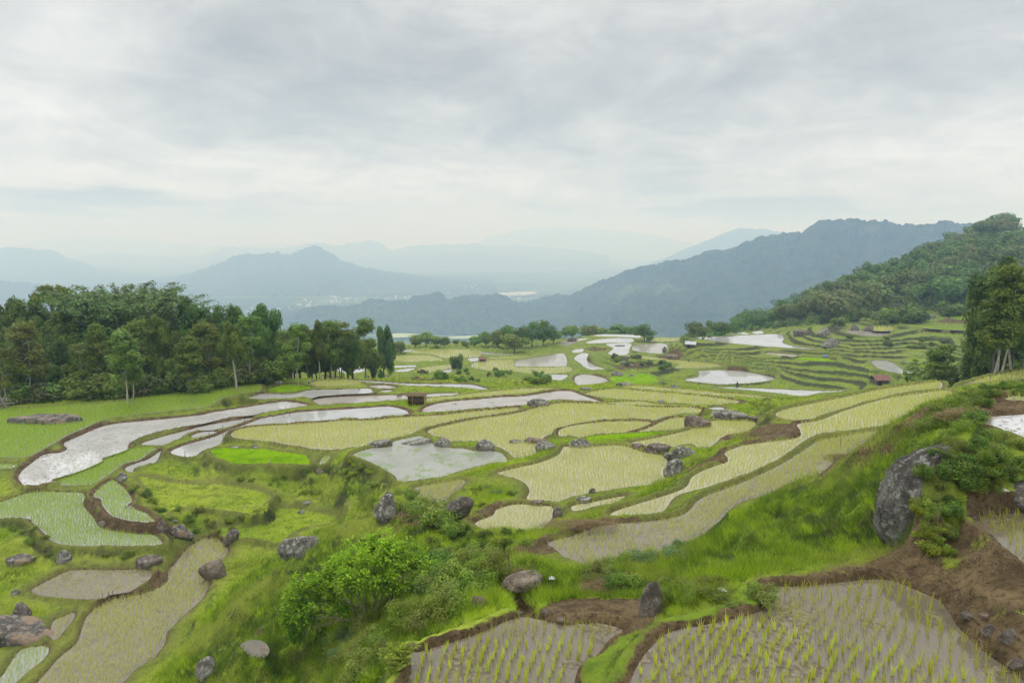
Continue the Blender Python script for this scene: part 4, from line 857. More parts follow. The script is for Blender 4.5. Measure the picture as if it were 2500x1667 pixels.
ROCKS = [  # box in photo, kind, tilt deg, tone, label
 ('K 1385,-150 1700,640', 'egg', 22, 'g', "huge tall grey boulder with pale lichen leaning out of the shrubby bank at right"),
 ('J 2035,835 2195,1140', 'egg', 8, 'd', "dark upright pointed boulder at the upper corner of the foreground paddies"),
 ('J 245,255 400,490', 'egg', 10, 'g', "tall grey egg shaped boulder behind the large leafy shrub"),
 ('J 725,250 870,480', 'slab', 30, 'd', "dark brown tilted slab rising beside the pile of dug roots"),
 ('J 1455,355 1525,440', 'egg', 0, 'd', "small dark triangular rock in the corner of a small rice paddy"),
 ('J 1100,800 1400,920', 'flat', -8, 't', "low tan rock above the narrow ditch in the grass"),
 ('J 895,955 1015,1080', 'flat', 20, 't', "flat pale tan stone lying in the grass above the foreground paddy"),
 ('J 1195,1070 1262,1108', 'flat', 0, 't', "small tan stone on the bank just left of the ditch mouth"),
 ('J 1378,1050 1440,1110', 'egg', 0, 't', "small round tan stone just right of the ditch mouth"),
 ('J 1480,1125 1545,1168', 'flat', 0, 't', "small tan stone at the water edge of the middle foreground paddy"),
 ('J 1610,290 1720,335', 'flat', 0, 'g', "small pale flat rock on the bund below the big rice terrace"),
 ('J 1290,310 1400,350', 'flat', 0, 't', "small earthy flat rock at the bottom edge of the big rice terrace"),
 ('J 1700,235 1745,275', 'slab', 0, 'd', "little dark pointed rock standing in the big rice terrace"),
 ('C 750,900 975,1040', 'egg', 0, 'g', "rounded grey boulder on the far bank of the green pond, standing alone"),
 ('C 275,865 495,1018', 'egg', 12, 'g', "craggy grey boulder on the pond bank with a beak on its right side"),
 ('C -160,905 245,1025', 'flat', -10, 'g', "wide grey boulder lying low in the far edge of the green pond"),
 ('B 1880,900 2150,985', 'flat', -8, 'g', "flat grey boulder at the far left corner of the green pond"),
 ('B 1590,880 1700,930', 'flat', 0, 'g', "small grey rock alone among the seedlings left of the pond"),
 ('C 1140,895 1310,1000', 'flat', 15, 'g', "grey rock at the left end of the earthy mound in the rice"),
 ('C 1300,865 1560,1010', 'flat', 0, 't', "brown earthy hump between two rocks in the rice"),
 ('C 1450,910 1660,1062', 'slab', 20, 'g', "slanting grey rock at the right end of the earthy mound in the rice"),
 ('C 1790,878 2110,1045', 'egg', 0, 'g', "big craggy grey boulder reflected at the far edge of the big rice terrace"),
 ('D 185,945 340,1012', 'flat', 0, 't', "small brown rock left of a pair in the upper right of the big rice terrace"),
 ('D 350,943 645,1055', 'flat', 0, 'd', "broad dark brown rock beside the grey boulders right of the big rice terrace"),
 ('D 590,980 960,1140', 'egg', 5, 'g', "upper of two big grey boulders stacked on the bund right of the big rice terrace"),
 ('D 555,1115 800,1350', 'egg', 20, 'g', "lower of two big grey boulders stacked on the bund right of the big rice terrace"),
 ('D 1090,560 1570,685', 'flat', 4, 'g', "long humped grey boulder among the right hand seedlings"),
 ('D 800,625 1110,785', 'flat', 18, 't', "sloping pinkish tan rock joined to the long humped boulder"),
 ('D 1535,635 1710,690', 'flat', 0, 'd', "low dark rock at the right end of the long humped boulder"),
 ('C 1365,428 1600,525', 'egg', 0, 'g', "rounded pale grey boulder at the edge of the long muddy pond"),
 ('D 635,275 740,350', 'egg', 0, 'g', "small dark round boulder standing alone in a far rice strip"),
 ('D 500,445 582,488', 'slab', 0, 'g', "small grey rock on the bund in the middle of the far rice strips"),
 ('D 30,245 220,300', 'flat', 0, 'g', "grey boulder at the front edge of the lime green nursery bed"),
 ('D 135,150 262,208', 'egg', 0, 'g', "grey boulder in the far side of the lime green nursery bed"),
 ('D -60,120 112,190', 'egg', 0, 'g', "grey boulder at the back left of the lime green nursery bed"),
 ('C 1960,300 2080,350', 'flat', 0, 'g', "low grey rock at the front of the muddy pond beside the nursery bed"),
 ('C 1380,100 1445,135', 'flat', 0, 'g', "tiny grey rock in the distant green field"),
 ('A 130,625 890,790', 'flat', 0, 'e', "large flat topped boulder with bare tan top in the left green paddy"),
 ('A 190,878 575,945', 'flat', 0, 'd', "low dark jagged rock in the left green paddy below the flat topped boulder"),
 ('A 0,1035 62,1085', 'flat', 0, 'd', "small dark rock at the left edge of the photo in green rice"),
 ('B 300,358 372,395', 'egg', 0, 'g', "small grey rock at the right end of the left green paddy"),
 ('B 765,225 900,268', 'flat', 0, 'g', "grey rock between the small bright fields at the foot of the wood"),
 ('B 1745,320 1810,375', 'egg', 0, 'd', "small dark brown rock standing in the pale pond below the oval rice island"),
 ('B 2195,378 2275,452', 'egg', 0, 't', "small brown rock in the water left of the thatched shelter"),
 ('B 540,955 615,1030', 'egg', 0, 'g', "pale pointed rock behind the lime green nursery bed at left"),
 ('B 295,975 395,1022', 'flat', 0, 'g', "grey rock left of the pointed rock behind the nursery bed"),
 ('B 1265,1225 1365,1310', 'egg', 0, 't', "brown rock in the grass below the small triangular paddy"),
 ('A 1350,1280 1470,1390', 'egg', 0, 'g', "grey rock at the foot of the small lime green bed on the left"),
 ('I 1155,475 1320,590', 'egg', 0, 'e', "largest lichen spotted boulder of the rock heap above the long brown paddy"),
 ('I 1075,450 1150,550', 'egg', 0, 'd', "dark rock at the left of the rock heap above the long brown paddy"),
 ('I 1155,435 1210,475', 'egg', 0, 'g', "small grey rock on top of the rock heap above the long brown paddy"),
 ('I 1530,510 1640,620', 'slab', 10, 'd', "dark rock at the top end of the long brown paddy"),
 ('I 1380,708 1540,865', 'flat', -25, 't', "smooth brown boulder on the right shore of the long brown paddy"),
 ('I 1940,515 2160,735', 'slab', 35, 'g', "long pale grey slanting rock in the grass left of the large leafy shrub"),
 ('I 385,658 490,755', 'egg', 0, 'g', "upright lichen covered rock in the bank below the left hand rice"),
 ('I 920,690 1100,790', 'flat', 0, 'd', "dark overhanging rock under the bank at the small brown paddy"),
 ('I 65,680 235,775', 'flat', 0, 'e', "broad lichened boulder in the grass at the left edge"),
 ('I 90,1015 215,1175', 'egg', 0, 'd', "dark boulder half buried in the bank at lower left"),
 ('I -120,1130 370,1330', 'flat', 15, 'e', "very large pinkish flat boulder in the lower left corner beside a small paddy"),
 ('I 80,925 135,970', 'egg', 0, 'g', "small pale stone in the grass left of the small brown paddy"),
 ('I 1350,1375 1495,1530', 'egg', 25, 'g', "leaning grey boulder in the grass slope at the bottom left of the shrub"),
 ('I 1098,1150 1145,1185', 'flat', 0, 't', "tiny stone in the water at the right side of the long brown paddy"),
 ('I 2065,318 2125,350', 'flat', 0, 'g', "small pale stone high on the grass slope"),
 ('I 2035,383 2085,418', 'flat', 0, 'g', "small whitish stone below another on the grass slope"),
 ('I 680,455 730,500', 'flat', 0, 'g', "pale stone in the brown bank of the crescent paddy"),
 ('I 850,350 920,400', 'flat', 0, 'g', "pale stone at the inner shore of the crescent paddy"),
 ('K 2160,180 2500,380', 'flat', -30, 'e', "big grey brown rock slab at the right edge above the brown bank"),
 ('K 1905,1105 2010,1170', 'flat', 0, 'd', "first of the brown stones lining the lower right paddy corner"),
 ('K 2045,1100 2115,1140', 'flat', 0, 't', "tan flat stone on the brown earth at lower right"),
 ('K 2070,1165 2170,1245', 'egg', 0, 'd', "round brown stone in the middle of the stone row at lower right"),
 ('K 2180,1180 2320,1300', 'egg', 0, 'd', "darkest stone of the row at the lower right paddy corner"),
 ('K 2230,1420 2352,1500', 'egg', 0, 'd', "brown stone at the very bottom right by the dark water"),
 ('N 1065,325 1180,400', 'egg', 0, 'g', "big rounded grey boulder on the slope across the valley"),
 ('N 1035,255 1115,320', 'egg', 10, 'g', "tall grey boulder just above the big rounded one across the valley"),
 ('N 880,270 975,320', 'flat', 0, 'd', "dark low boulder at the left of the far boulder group"),
 ('N 1240,238 1295,290', 'egg', 0, 'd', "dark upright rock standing beside the far hillside pond"),
 ('N 1328,248 1390,288', 'slab', 0, 'd', "dark pointed rock right of the far hillside pond"),
 ('N 1140,245 1175,275', 'egg', 0, 'd', "small dark rock at the left of the far hillside pond"),
 ('N 1650,172 1785,210', 'flat', 0, 'g', "long grey rock outcrop below the trees on the far slope"),
 ('G 65,855 140,905', 'egg', 0, 'g', "left grey rock in the scrub bank behind the nursery bed"),
 ('G 165,870 225,920', 'egg', 0, 'g', "right grey rock in the scrub bank behind the nursery bed"),
 ('G 600,770 730,830', 'flat', 0, 't', "pinkish rock outcrop below the small grey roofed hut"),
 ('G 545,680 600,765', 'egg', 0, 'd', "dark rock at the right end of the far brown pond"),
 ('L 1550,340 1620,385', 'flat', 0, 'd', "dark rock hump at the head of the distant ponds"),
 ('G 0,665 118,695', 'flat', 0, 'd', "thin dark rock in the distant pond left of the round tree"),
]
TONE = dict(g=M_ROCK, d=M_ROCKD, t=M_ROCKT, e=M_ROCKE)
ROCKPOS = []
M_BIGROCK = mat_rock("big rock", (.155, .15, .135), (.055, .048, .042), (.29, .30, .26))
for i, (s, kd, tilt, tone, lab) in enumerate(ROCKS):
    (u0, v0), (u1, v1) = P(s); uc = (u0 + u1) / 2
    x, y, z = hit(uc, v1 - .12 * (v1 - v0)); dep = y * cP - z * sP; W_ = (u1 - u0) / FPX * dep; Hh = (v1 - v0) / FPX * dep
    dpt = min(.8 * W_, 1.7 * Hh) if kd != 'egg' else .9 * min(W_, Hh)
    t = -z / y; zz = max(.6 * Hh, Hh - dpt * t * .45) if kd == 'flat' else Hh
    if s.startswith('A 130'): zz *= 1.45
    me = rock_mesh(100 + i, kd, W_ * .54, dpt * .5, zz * (1.1 if kd == 'flat' else .60), TONE[tone], 5 if Hh / dep > .05 else 4)
    if s.startswith('K 1385'): me = rock_mesh(131, 'egg', .72, .9, 1.62, M_BIGROCK, 5)
    o = bpy.data.objects.new("boulder", me); COL.objects.link(o)
    yb = y + dpt * .25; xb = x * yb / y
    zg = float(Hxy(xb, yb)); zc = max(zg, float(Hxy(x, y))) + zz * (.42 if kd == 'flat' else .36)
    zg2 = -tv((v0 + v1) / 2) * yb                       # centre on the photo's own line of sight
    zc = zg2 if abs(zg2 - zc) < zz * .5 else zc
    zc -= .10 * zz
    if s.startswith('K 1385'): xb, yb, zc = at_r(2240, 1200, 16.9)
    o.location = (xb, yb, zc); o.rotation_euler = (0, math.radians(tilt), random.uniform(-.15, .15))
    tag(o, lab, "boulder", "grey and brown boulders scattered over the terraces"); ROCKPOS.append((xb, yb, W_))
# ------------------------------------------------------------------ plants: leaf clouds
def leaf_cards(c, n, size, var, aspect=1.0):
    """one four-cornered leaf (or leaf spray) at each c, facing n, turned at random"""
    k = len(c); n = n / (np.linalg.norm(n, axis=1)[:, None] + 1e-9)
    h = RNG.normal(size=(k, 3)); a = np.cross(n, h); a /= np.linalg.norm(a, axis=1)[:, None] + 1e-9; b = np.cross(n, a)
    s = size[:, None]
    V = np.stack([c - a * s, c - b * s * .5 * aspect + n * s * .12, c + a * s, c + b * s * .5 * aspect + n * s * .12], 1).reshape(-1, 3)
    i = np.arange(k)[:, None] * 4
    return V, i + np.array([[0, 1, 2, 3]]), np.repeat(var, 4)
def cloud(blobs, count, size, up=.35, shell=.55, hang=0):
    """blobs (x,y,z,rx,ry,rz): leaves mostly in the outer part of each clump"""
    B = np.array(blobs, float); wv_ = (B[:, 3] * B[:, 4] * B[:, 5]) ** .66; idx = RNG.choice(len(B), count, p=wv_ / wv_.sum())
    d = RNG.normal(size=(count, 3)); d /= np.linalg.norm(d, axis=1)[:, None]
    r = shell + (1 - shell) * RNG.random(count) ** .6; r *= RNG.uniform(.85, 1.12, count)
    c = B[idx, :3] + d * r[:, None] * B[idx, 3:]
    if hang: c[:, 2] -= hang * RNG.random(count) ** 2 * (r > .8)
    n = d + RNG.normal(0, .45, (count, 3)); n[:, 2] += up
    tone = np.clip(RNG.normal(0, .22, len(B))[idx] + .5 + RNG.normal(0, .18, count), 0, 1)
    return leaf_cards(c, n, size * RNG.uniform(.6, 1.3, count), tone, 1.1)
def tube(paths, sides=6):
    """paths: list of [(x,y,z,r),...] -> one joined mesh"""
    V, F = [], []; off = 0
    for p in paths:
        p = np.array(p, float); k = len(p)
        for i in range(k):
            d = p[min(i + 1, k - 1), :3] - p[max(i - 1, 0), :3]; d /= np.linalg.norm(d) + 1e-9
            a = np.cross(d, [.31, .95, .1] if abs(d[2]) > .8 else [0, 0, 1]); a /= np.linalg.norm(a) + 1e-9; b = np.cross(d, a)
            for s in range(sides):
                t = 2 * math.pi * s / sides; V.append(p[i, :3] + (a * math.cos(t) + b * math.sin(t)) * p[i, 3])
        for i in range(k - 1):
            for s in range(sides):
                s2 = (s + 1) % sides; F.append((off + i * sides + s, off + i * sides + s2, off + (i + 1) * sides + s2, off + (i + 1) * sides + s))
        off += k * sides
    return np.array(V), np.array(F)
def limb(p0, p1, r0, r1, n=6, wob=.06, sag=0):
    p0, p1 = np.array(p0, float), np.array(p1, float); L = np.linalg.norm(p1 - p0); out = []
    o = RNG.normal(0, wob * L, 3); o2 = RNG.normal(0, wob * L * .5, 3)
    for i in range(n):
        t = i / (n - 1); q = p0 + (p1 - p0) * t + o * math.sin(math.pi * t) + o2 * math.sin(2 * math.pi * t); q[2] += sag * math.sin(math.pi * t)
        out.append((*q, r0 + (r1 - r0) * t))
    return out
M_LF = {
 'mid': mat_leaf("mid foliage", (.085, .155, .022), (.27, .36, .05), (.22, .25, .06), .38, .12),
 'light': mat_leaf("light foliage", (.09, .16, .028), (.25, .35, .06), None, .42, .15),
 'dark': mat_leaf("dark foliage", (.05, .115, .022), (.18, .28, .045), None, .32, .15),
 'bamboo': mat_leaf("bamboo foliage", (.09, .165, .05), (.22, .32, .09), None, .35, .15),
 'far': mat_leaf("hill foliage", (.065, .13, .030), (.17, .27, .055), (.19, .21, .075), .3, .03),
 'dull': mat_leaf("dull foliage", (.08, .10, .035), (.21, .23, .09), None, .35, .15),
}
def crown_blobs(cx, cy, cz, rx, ry, rz, n, bs=.36):
    out = []
    for i in range(n):
        d = RNG.normal(size=3); d /= np.linalg.norm(d); r = RNG.uniform(.35, .95); k = RNG.uniform(.7, 1.3) * bs
        out.append((cx + d[0] * rx * r, cy + d[1] * ry * r, cz + d[2] * rz * r, rx * k, ry * k, rz * k * .8))
    return out
def tree_proto(name, h, blobs, paths, leaf, count, size, bark, **kw):
    root = empty(name)
    V, F, va = cloud(blobs, count, size, **kw); np_mesh("crown", V, F, M_LF[leaf], root, attrs=dict(var=va))
    V, F = tube(paths); np_mesh("trunk", V, F, bark, root, smooth=True)
    root['_h'] = h; return root
def slender(leaf, bark, seed, w=1.5):
    H_ = 10; bl = []
    for i in range(22):
        t = RNG.random(); zz = 3.9 + 5.8 * t; rr = w * (1 - .75 * abs(t - .4)) * .6; a = RNG.uniform(0, 6.28)
        bl.append((math.cos(a) * rr, math.sin(a) * rr, zz, RNG.uniform(.55, .95), RNG.uniform(.55, .95), RNG.uniform(.45, .8)))
    ps = [limb((0, 0, -.5), (RNG.normal(0, .25), RNG.normal(0, .25), 9.2), .085, .025, 9, .02)]
    for b in bl[:11]: ps.append(limb((0, 0, b[2] - 1.0), b[:3], .045, .012, 4, .05))
    return tree_proto("slender_tree", H_, bl, ps, leaf, 4500, .15, bark, shell=.3)
def broad(leaf, bark, seed, w=3.4, zc=6.0, rz=3.4, n=26, low=False, count=8500, size=.19):
    bl = crown_blobs(0, 0, zc, w, w, rz, n, .30) + [(0, 0, zc, w * .6, w * .6, rz * .6)]
    ps = [limb((0, 0, -.5), (RNG.normal(0, .3), RNG.normal(0, .3), zc), .24, .10, 7, .03)]
    for b in bl[:12]: ps.append(limb((0, 0, zc * .55), b[:3], .11, .02, 5, .08))
    return tree_proto("broadleaf_tree", 10, bl, ps, leaf, count, size, bark, shell=.6)
def umbrella():
    bl = []
    for i in range(20):
        a = RNG.uniform(0, 6.28); r = RNG.uniform(.6, 3.0); bl.append((math.cos(a) * r, math.sin(a) * r, 9.0 - .14 * r * r + RNG.normal(0, .2), .85, .85, .32))
    ps = [limb((0, 0, -.5), (.2, 0, 6.4), .2, .12, 7, .02)] + [limb((.2, 0, RNG.uniform(5, 6.4)), b[:3], .08, .015, 5, .05) for b in bl]
    return tree_proto("umbrella_tree", 9.4, bl, ps, 'mid', 1900, .20, M_BARK, shell=.2)
def bamboo():
    root = empty("bamboo_clump"); ps = []; C_, N_ = [], []
    for i in range(46):
        a = RNG.uniform(0, 6.28); r0 = RNG.uniform(.1, 1.4); hh = RNG.uniform(7.0, 10.4); out = RNG.uniform(.8, 3.4)
        pts = []
        for k in range(13):
            t = k / 12; rr = r0 + out * t ** 2.6; zz = hh * (t - .16 * t ** 6); pts.append((math.cos(a) * rr, math.sin(a) * rr, zz, .06 * (1 - t) + .012))
        pts[0] = (pts[0][0], pts[0][1], -.5, pts[0][3]); ps.append(pts); P_ = np.array(pts)[:, :3]
        for q in range(140):
            t = RNG.uniform(.38, 1) ** .8 * 12; j = min(int(t), 11); c = P_[j] + (P_[j + 1] - P_[j]) * (t - j)
            d = RNG.normal(size=3) * [.55, .55, .3]; d[2] -= .25; C_.append(c + d * RNG.uniform(.1, .5)); N_.append([d[0], d[1], .8])
    C_ = np.array(C_); N_ = np.array(N_) + RNG.normal(0, .3, (len(C_), 3))
    V, F, va = leaf_cards(C_, N_, RNG.uniform(.09, .20, len(C_)), RNG.random(len(C_)) * .7 + .3 * (C_[:, 0] % 1), .6)
    np_mesh("foliage", V, F, M_LF['bamboo'], root, attrs=dict(var=va)); V, F = tube(ps, 4); np_mesh("culms", V, F, M_BARK, root, smooth=True)
    root['_h'] = 8.5; return root
def shrub_proto(leaf, n=9, count=1500, size=.09, name="shrub", w=1.0, h=1.0):
    bl = [(RNG.uniform(-.6, .6) * w, RNG.uniform(-.6, .6) * w, RNG.uniform(.2, .75) * h, RNG.uniform(.3, .5) * w, RNG.uniform(.3, .5) * w, RNG.uniform(.25, .4) * h) for _ in range(n)]
    root = empty(name); V, F, va = cloud(bl, count, size, shell=.45); np_mesh("foliage", V, F, M_LF[leaf] if isinstance(leaf, str) else leaf, root, attrs=dict(var=va))
    V, F = tube([limb((b[0] * .15, b[1] * .15, -.15), b[:3], .022, .006, 4, .05) for b in bl], 4); np_mesh("stem", V, F, M_BARK, root); root['_h'] = 1; return root
def far_proto(leaf, n=9, count=800, size=.44, w=3.6, h=5.5):
    root = empty("tree"); bl = crown_blobs(0, 0, h, w, w, 3.4, n, .42) + [(0, 0, h, w * .7, w * .7, 2.6)]
    V, F, va = cloud(bl, count, size, shell=.75); np_mesh("crown", V, F, M_LF[leaf], root, attrs=dict(var=va))
    V, F = tube([limb((0, 0, -1.5), (0, 0, h), .25, .12, 4, .02)], 5); np_mesh("trunk", V, F, M_BARK, root); root['_h'] = 9; return root
PR = dict(sl=[slender('light', M_PALE, 1), slender('mid', M_PALE, 2, 1.8), slender('mid', M_BARK, 3, 1.3)],
          br=[broad('mid', M_BARK, 4), broad('mid', M_BARK, 5, 3.0, 6.3, 3.6), broad('light', M_PALE, 6, 2.7, 6.6, 3.2)],
          dk=[broad('dark', M_BARK, 7, 3.2, 6.0, 3.8), broad('dark', M_BARK, 8, 2.6, 5.6, 4.2)],
          um=[umbrella()], ba=[bamboo()],
          sh=[shrub_proto('mid'), shrub_proto('dark'), shrub_proto('light'), shrub_proto('dull')],
          un=[broad('dark', M_BARK, 9, 3.6, 4.6, 4.2, 30), broad('mid', M_BARK, 10, 3.4, 4.4, 4.2, 30)],
          fa=[far_proto('far'), far_proto('far', 7, 750, .42, 3.0, 5.8), far_proto('far', 12, 950, .44, 4.3, 5.0)])
PR['bb'] = [far_proto('mid', 12, 1300, .40, 3.8, 4.3), far_proto('mid', 10, 1200, .40, 3.5, 4.6)]; PR['bd'] = [far_proto('dark', 12, 1300, .40, 3.7, 4.4), far_proto('dark', 10, 1200, .40, 3.5, 4.7)]
USED = {}
def plant(kind, x, y, h, label, cat, group, wx=1.0, zoff=0.0, which=None, rot=None):
    lst = PR[kind]; k = random.randrange(len(lst)) if which is None else which; pr = lst[k]
    if id(pr) not in USED and (kind, k) not in USED: r = pr; USED[(kind, k)] = 1
    else: r = copy_tree(pr)
    s = h / pr['_h']; r.location = (x, y, float(Hxy(x, y)) + zoff); r.scale = (s * wx, s * wx, s); r.rotation_euler = (0, 0, random.uniform(0, 6.28) if rot is None else rot)
    r.name = {'fe': 'fern', 'fa': 'tree', 'bb': 'tree', 'bd': 'tree'}.get(kind, cat.replace(' ', '_') if kind in ('sh', 'w0', 'w1', 'w2', 'w3') else r.name.split('.')[0])
    if kind == 'fe': cat = 'fern'; label = label.replace('bush ', 'fern ').replace('bush', 'fern') if 'fern' not in label else label
    tag(r, label, cat, group); return r
def plant_uv(kind, u, r, vtop, label, cat="tree", group=None, wx=1.0, **kw):
    zt = -tv(vtop) * r; x = (u - CX) / FPX * (r * cP - zt * sP); zg = float(Hxy(x, r)); h = max(zt - zg, .8)
    return plant(kind, x, r, h, label, cat, group, wx, **kw)
WOOD = "trees of the left hand wood"
# front trees of the wood: kind, u, distance, top row, label, width, variant  (u, v from zooms of the photo)
for kd, u, r, vt, lab, wx, wh in [
 ('sl', 4, 72, 850, "slender tree with pale trunk at the very left edge of the wood", 1.0, 1),
 ('sl', 38, 75, 812, "slender tree in the front of the wood, second pale trunk from the left edge", 1.1, 2),
 ('sl', 50, 74, 787, "tall slender pale trunked tree behind the flat topped boulder's left end", 1.3, 1),
 ('sl', 190, 76, 838, "short slender tree behind the right end of the flat topped boulder", 1.1, 1),
 ('sl', 232, 78, 783, "lone tall thin tree with small crown and long bare trunk", 1.0, 2),
 ('sl', 296, 71.5, 806, "bright green tree with the whitest trunk at the front edge of the wood", 2.0, 0),
 ('sl', 309, 73, 828, "smaller green tree close behind the white trunked one", 1.3, 0),
 ('br', 390, 82, 770, "yellow green broad tree with bare forked branches showing", .62, 2),
 ('sl', 335, 80, 783, "slender green tree left of the bare forked branches", 1.5, 1),
 ('sl', 458, 76, 815, "slender tree with dark trunk in the middle of the wood edge", 1.6, 2),
 ('sl', 500, 82, 790, "thin grey green tree near the right part of the wood", 1.6, 1),
 ('br', 567, 79, 785, "wide spreading tree with several pale branches at the right of the wood", .72, 2),
 ('sl', 610, 83, 770, "tall feathery olive tree right of the pale branched one", 1.7, 0),
 ('dk', 635, 90, 738, "big dark round headed tree at the right end of the wood", .72, 0),
 ('dk', 555, 93, 733, "dark high crowned tree in the back row of the wood at right", .75, 1),
 ('dk', 462, 97, 722, "dark domed tree in the back row right of the bamboo", .72, 0),
 ('um', 128, 96, 697, "open umbrella shaped tree standing above the wood at left", .60, 0),
 ('ba', 290, 95, 697, "arching bamboo clump at the highest point of the wood", 1.6, 0),
 ('ba', 345, 98, 715, "second bamboo clump joined to the right of the highest one", 1.6, 0),
 ('ba', 400, 96, 728, "lower bamboo clump right of the bamboo hump", 1.4, 0),
 ('ba', 232, 97, 722, "arching bamboo clump left of the bamboo hump", 1.3, 0),
 ('ba', 262, 94, 712, "dense bamboo clump at the left of the highest bamboo", 1.5, 0),
 ('ba', 320, 93, 706, "dense bamboo clump between the two highest ones", 1.5, 0),
 ('dk', 25, 94, 716, "dark tree at the top left corner of the wood", .8, 1),
 ('dk', 75, 97, 725, "dark tree just left of the umbrella shaped tree", .7, 0),
 ('br', 170, 92, 745, "olive broad tree under the umbrella shaped tree", .7, 1),
 ('sl', 724, 84, 789, "single slender tree standing apart just right of the wood", 1.5, 0),
 ('sl', 708, 86, 835, "small green tree beside the single slender tree right of the wood", 1.8, 1),
 ('br', 775, 92, 783, "pale green airy tree of the group right of the wood, at its left", .55, 2),
 ('sl', 800, 95, 782, "light slender tree in the middle of the group right of the wood", 1.7, 0),
 ('br', 750, 96, 795, "round mid green tree at the back of the group right of the wood", .5, 0),
 ('sl', 828, 98, 790, "narrow airy tree of the group right of the wood", 1.5, 1),
 ('dk', 857, 96, 816, "small dark round tree with bare lower trunk at the right of that group", .62, 0),
 ('sl', 885, 112, 777, "tall light green tree behind the small dark round tree", 1.9, 0),
 ('dk', 934, 150, 785, "dark rounded tree furthest right of the group beyond the wood", .55, 1),
 ('sl', 905, 118, 830, "low light tree at the foot of the dark rounded tree", 1.6, 0)]:
    plant_uv(kd, u, r, vt, lab, group=WOOD, wx=min(wx, 1.45), which=wh)
for i in range(72):   # the dark body of the wood
    u = -60 + (i % 18) * 41 + (i // 18 % 2) * 20 + random.uniform(-14, 14); row = i // 18
    r = [79, 85, 91, 88][row] + random.uniform(-1.5, 2) + (4 if u > 450 else 0); vt = [868, 812, 768, 790][row] + random.uniform(-18, 22) + (18 if u > 560 else 0)
    if u > 665: continue
    plant_uv(random.choice(['un', 'un', 'br', 'dk']), u, r, vt, "dark green bushy tree filling the body of the left hand wood", group=WOOD, wx=random.uniform(.62, .85))
for i in range(26):   # lighter trees carrying the wood on towards the terraces
    u = 668 + (i % 13) * 16 + random.uniform(-6, 6); r = [99, 108][i // 13] + random.uniform(-2, 3); vt = [826, 806][i // 13] + random.uniform(-14, 18)
    plant_uv(random.choice(['br', 'br', 'sl']), u, r, vt, "leafy mid green tree in the lower end of the wood towards the terraces", group=WOOD, wx=random.uniform(.75, 1.0))
for i in range(46):   # bushes at its foot
    u = -30 + i * 15.5 + random.uniform(-6, 6); vb = np.interp(u, [0, 300, 480, 640, 760], [988, 978, 955, 930, 920]); r = np.interp(u, [0, 300, 480, 640, 760], [73.5, 75, 78, 84, 91]) + random.uniform(-.5, 2)
    x, y, _ = at_r(u, vb, r); plant('sh', x, y, random.uniform(1.2, 2.8), "low dark bush at the foot of the left hand wood", "bush", "bushes along the foot of the left hand wood", wx=1.1, which=random.choice([0, 1, 1, 3]))
# lower bench trees
BENCH = "trees at the far edge of the lower terraces"
for kd, u, vb, r, vt, lab, wx, wh in [
 ('dk', 1575, 835, 268, 790, "round dark tree with open pale trunk on a rock between far ponds", .78, 0),
 ('dk', 1587, 838, 262, 818, "low dark bush tree at the right foot of the round pond tree", .9, 0),
 ('br', 1015, 855, 262, 810, "rounded tree at the left of the distant clump behind the terraces", .8, 0), ('br', 1040, 855, 258, 806, "tallest rounded tree of the distant left clump", .95, 1),
 ('br', 1065, 855, 256, 815, "rounded tree at the right of the distant left clump", .9, 0), ('dk', 1085, 856, 254, 823, "low dark tree ending the distant left clump", .9, 1),
 ('br', 1112, 858, 262, 828, "small bushy tree between the two distant clumps", .9, 0), ('br', 1135, 858, 255, 830, "small tree at the left foot of the main distant clump", .8, 1),
 ('dk', 1160, 862, 252, 818, "mid green tree low in the main distant clump", .9, 1), ('br', 1185, 862, 256, 804, "rounded tree on the left shoulder of the main distant clump", .75, 0),
 ('br', 1215, 862, 250, 798, "broad tree in the middle left of the main distant clump", .75, 1), ('dk', 1245, 862, 252, 786, "dark tree near the top of the main distant clump", .6, 0),
 ('dk', 1275, 858, 250, 789, "dark tall tree at the centre of the main distant clump", .6, 1), ('dk', 1300, 855, 252, 781, "dark tree in the right half of the main distant clump", .55, 0),
 ('dk', 1326, 852, 256, 779, "tallest dark tree crowning the main distant clump", .55, 1), ('br', 1255, 864, 238, 806, "pale green round tree in front of the main distant clump", .8, 2),
 ('br', 1352, 848, 262, 800, "lower tree at the right end of the main distant clump", .8, 0), ('br', 1380, 842, 275, 795, "rounded tree standing right of the main distant clump", .6, 1), ('br', 1398, 838, 285, 788, "lone taller rounded tree right of the main distant clump", .6, 0),
 ('br', 1438, 820, 300, 787, "small umbrella like tree near the head of the distant ponds", .8, 2), ('br', 1460, 818, 305, 793, "light small tree right of the umbrella like one", .7, 2), ('br', 1480, 815, 310, 798, "small rounded tree left in the low far row", 1.1, 1),
 ('dk', 1500, 815, 310, 790, "dark low tree in the middle of the low far row", 1.1, 0), ('dk', 1525, 815, 308, 790, "dark low tree at the right of the low far row", 1.1, 1), ('dk', 1548, 818, 305, 797, "last low tree of the far row beside the round pond tree", 1.0, 0),
 ('sh', 960, 855, 230, 835, "pale bush at the left edge of the distant green fields", 1.1, 2), ('sh', 1116, 888, 195, 868, "dark upright bush standing alone in the distant green fields", .5, 1),
 ('sl', 2305, 915, 92, 838, "thin dark tree standing alone in the gully below the tall right hand trees", 1.6, 2), ('dk', 2330, 905, 100, 860, "small dark tree beside the thin gully tree", 1.0, 1)]:
    plant_uv({'br': 'bb', 'dk': 'bd'}.get(kd, kd), u, r, vt - 3, lab, group=BENCH, wx=wx * (1.6 if kd in ('br', 'dk') else 1), which=None if kd in ('br', 'dk') else wh, cat="bush" if kd == 'sh' else "tree")
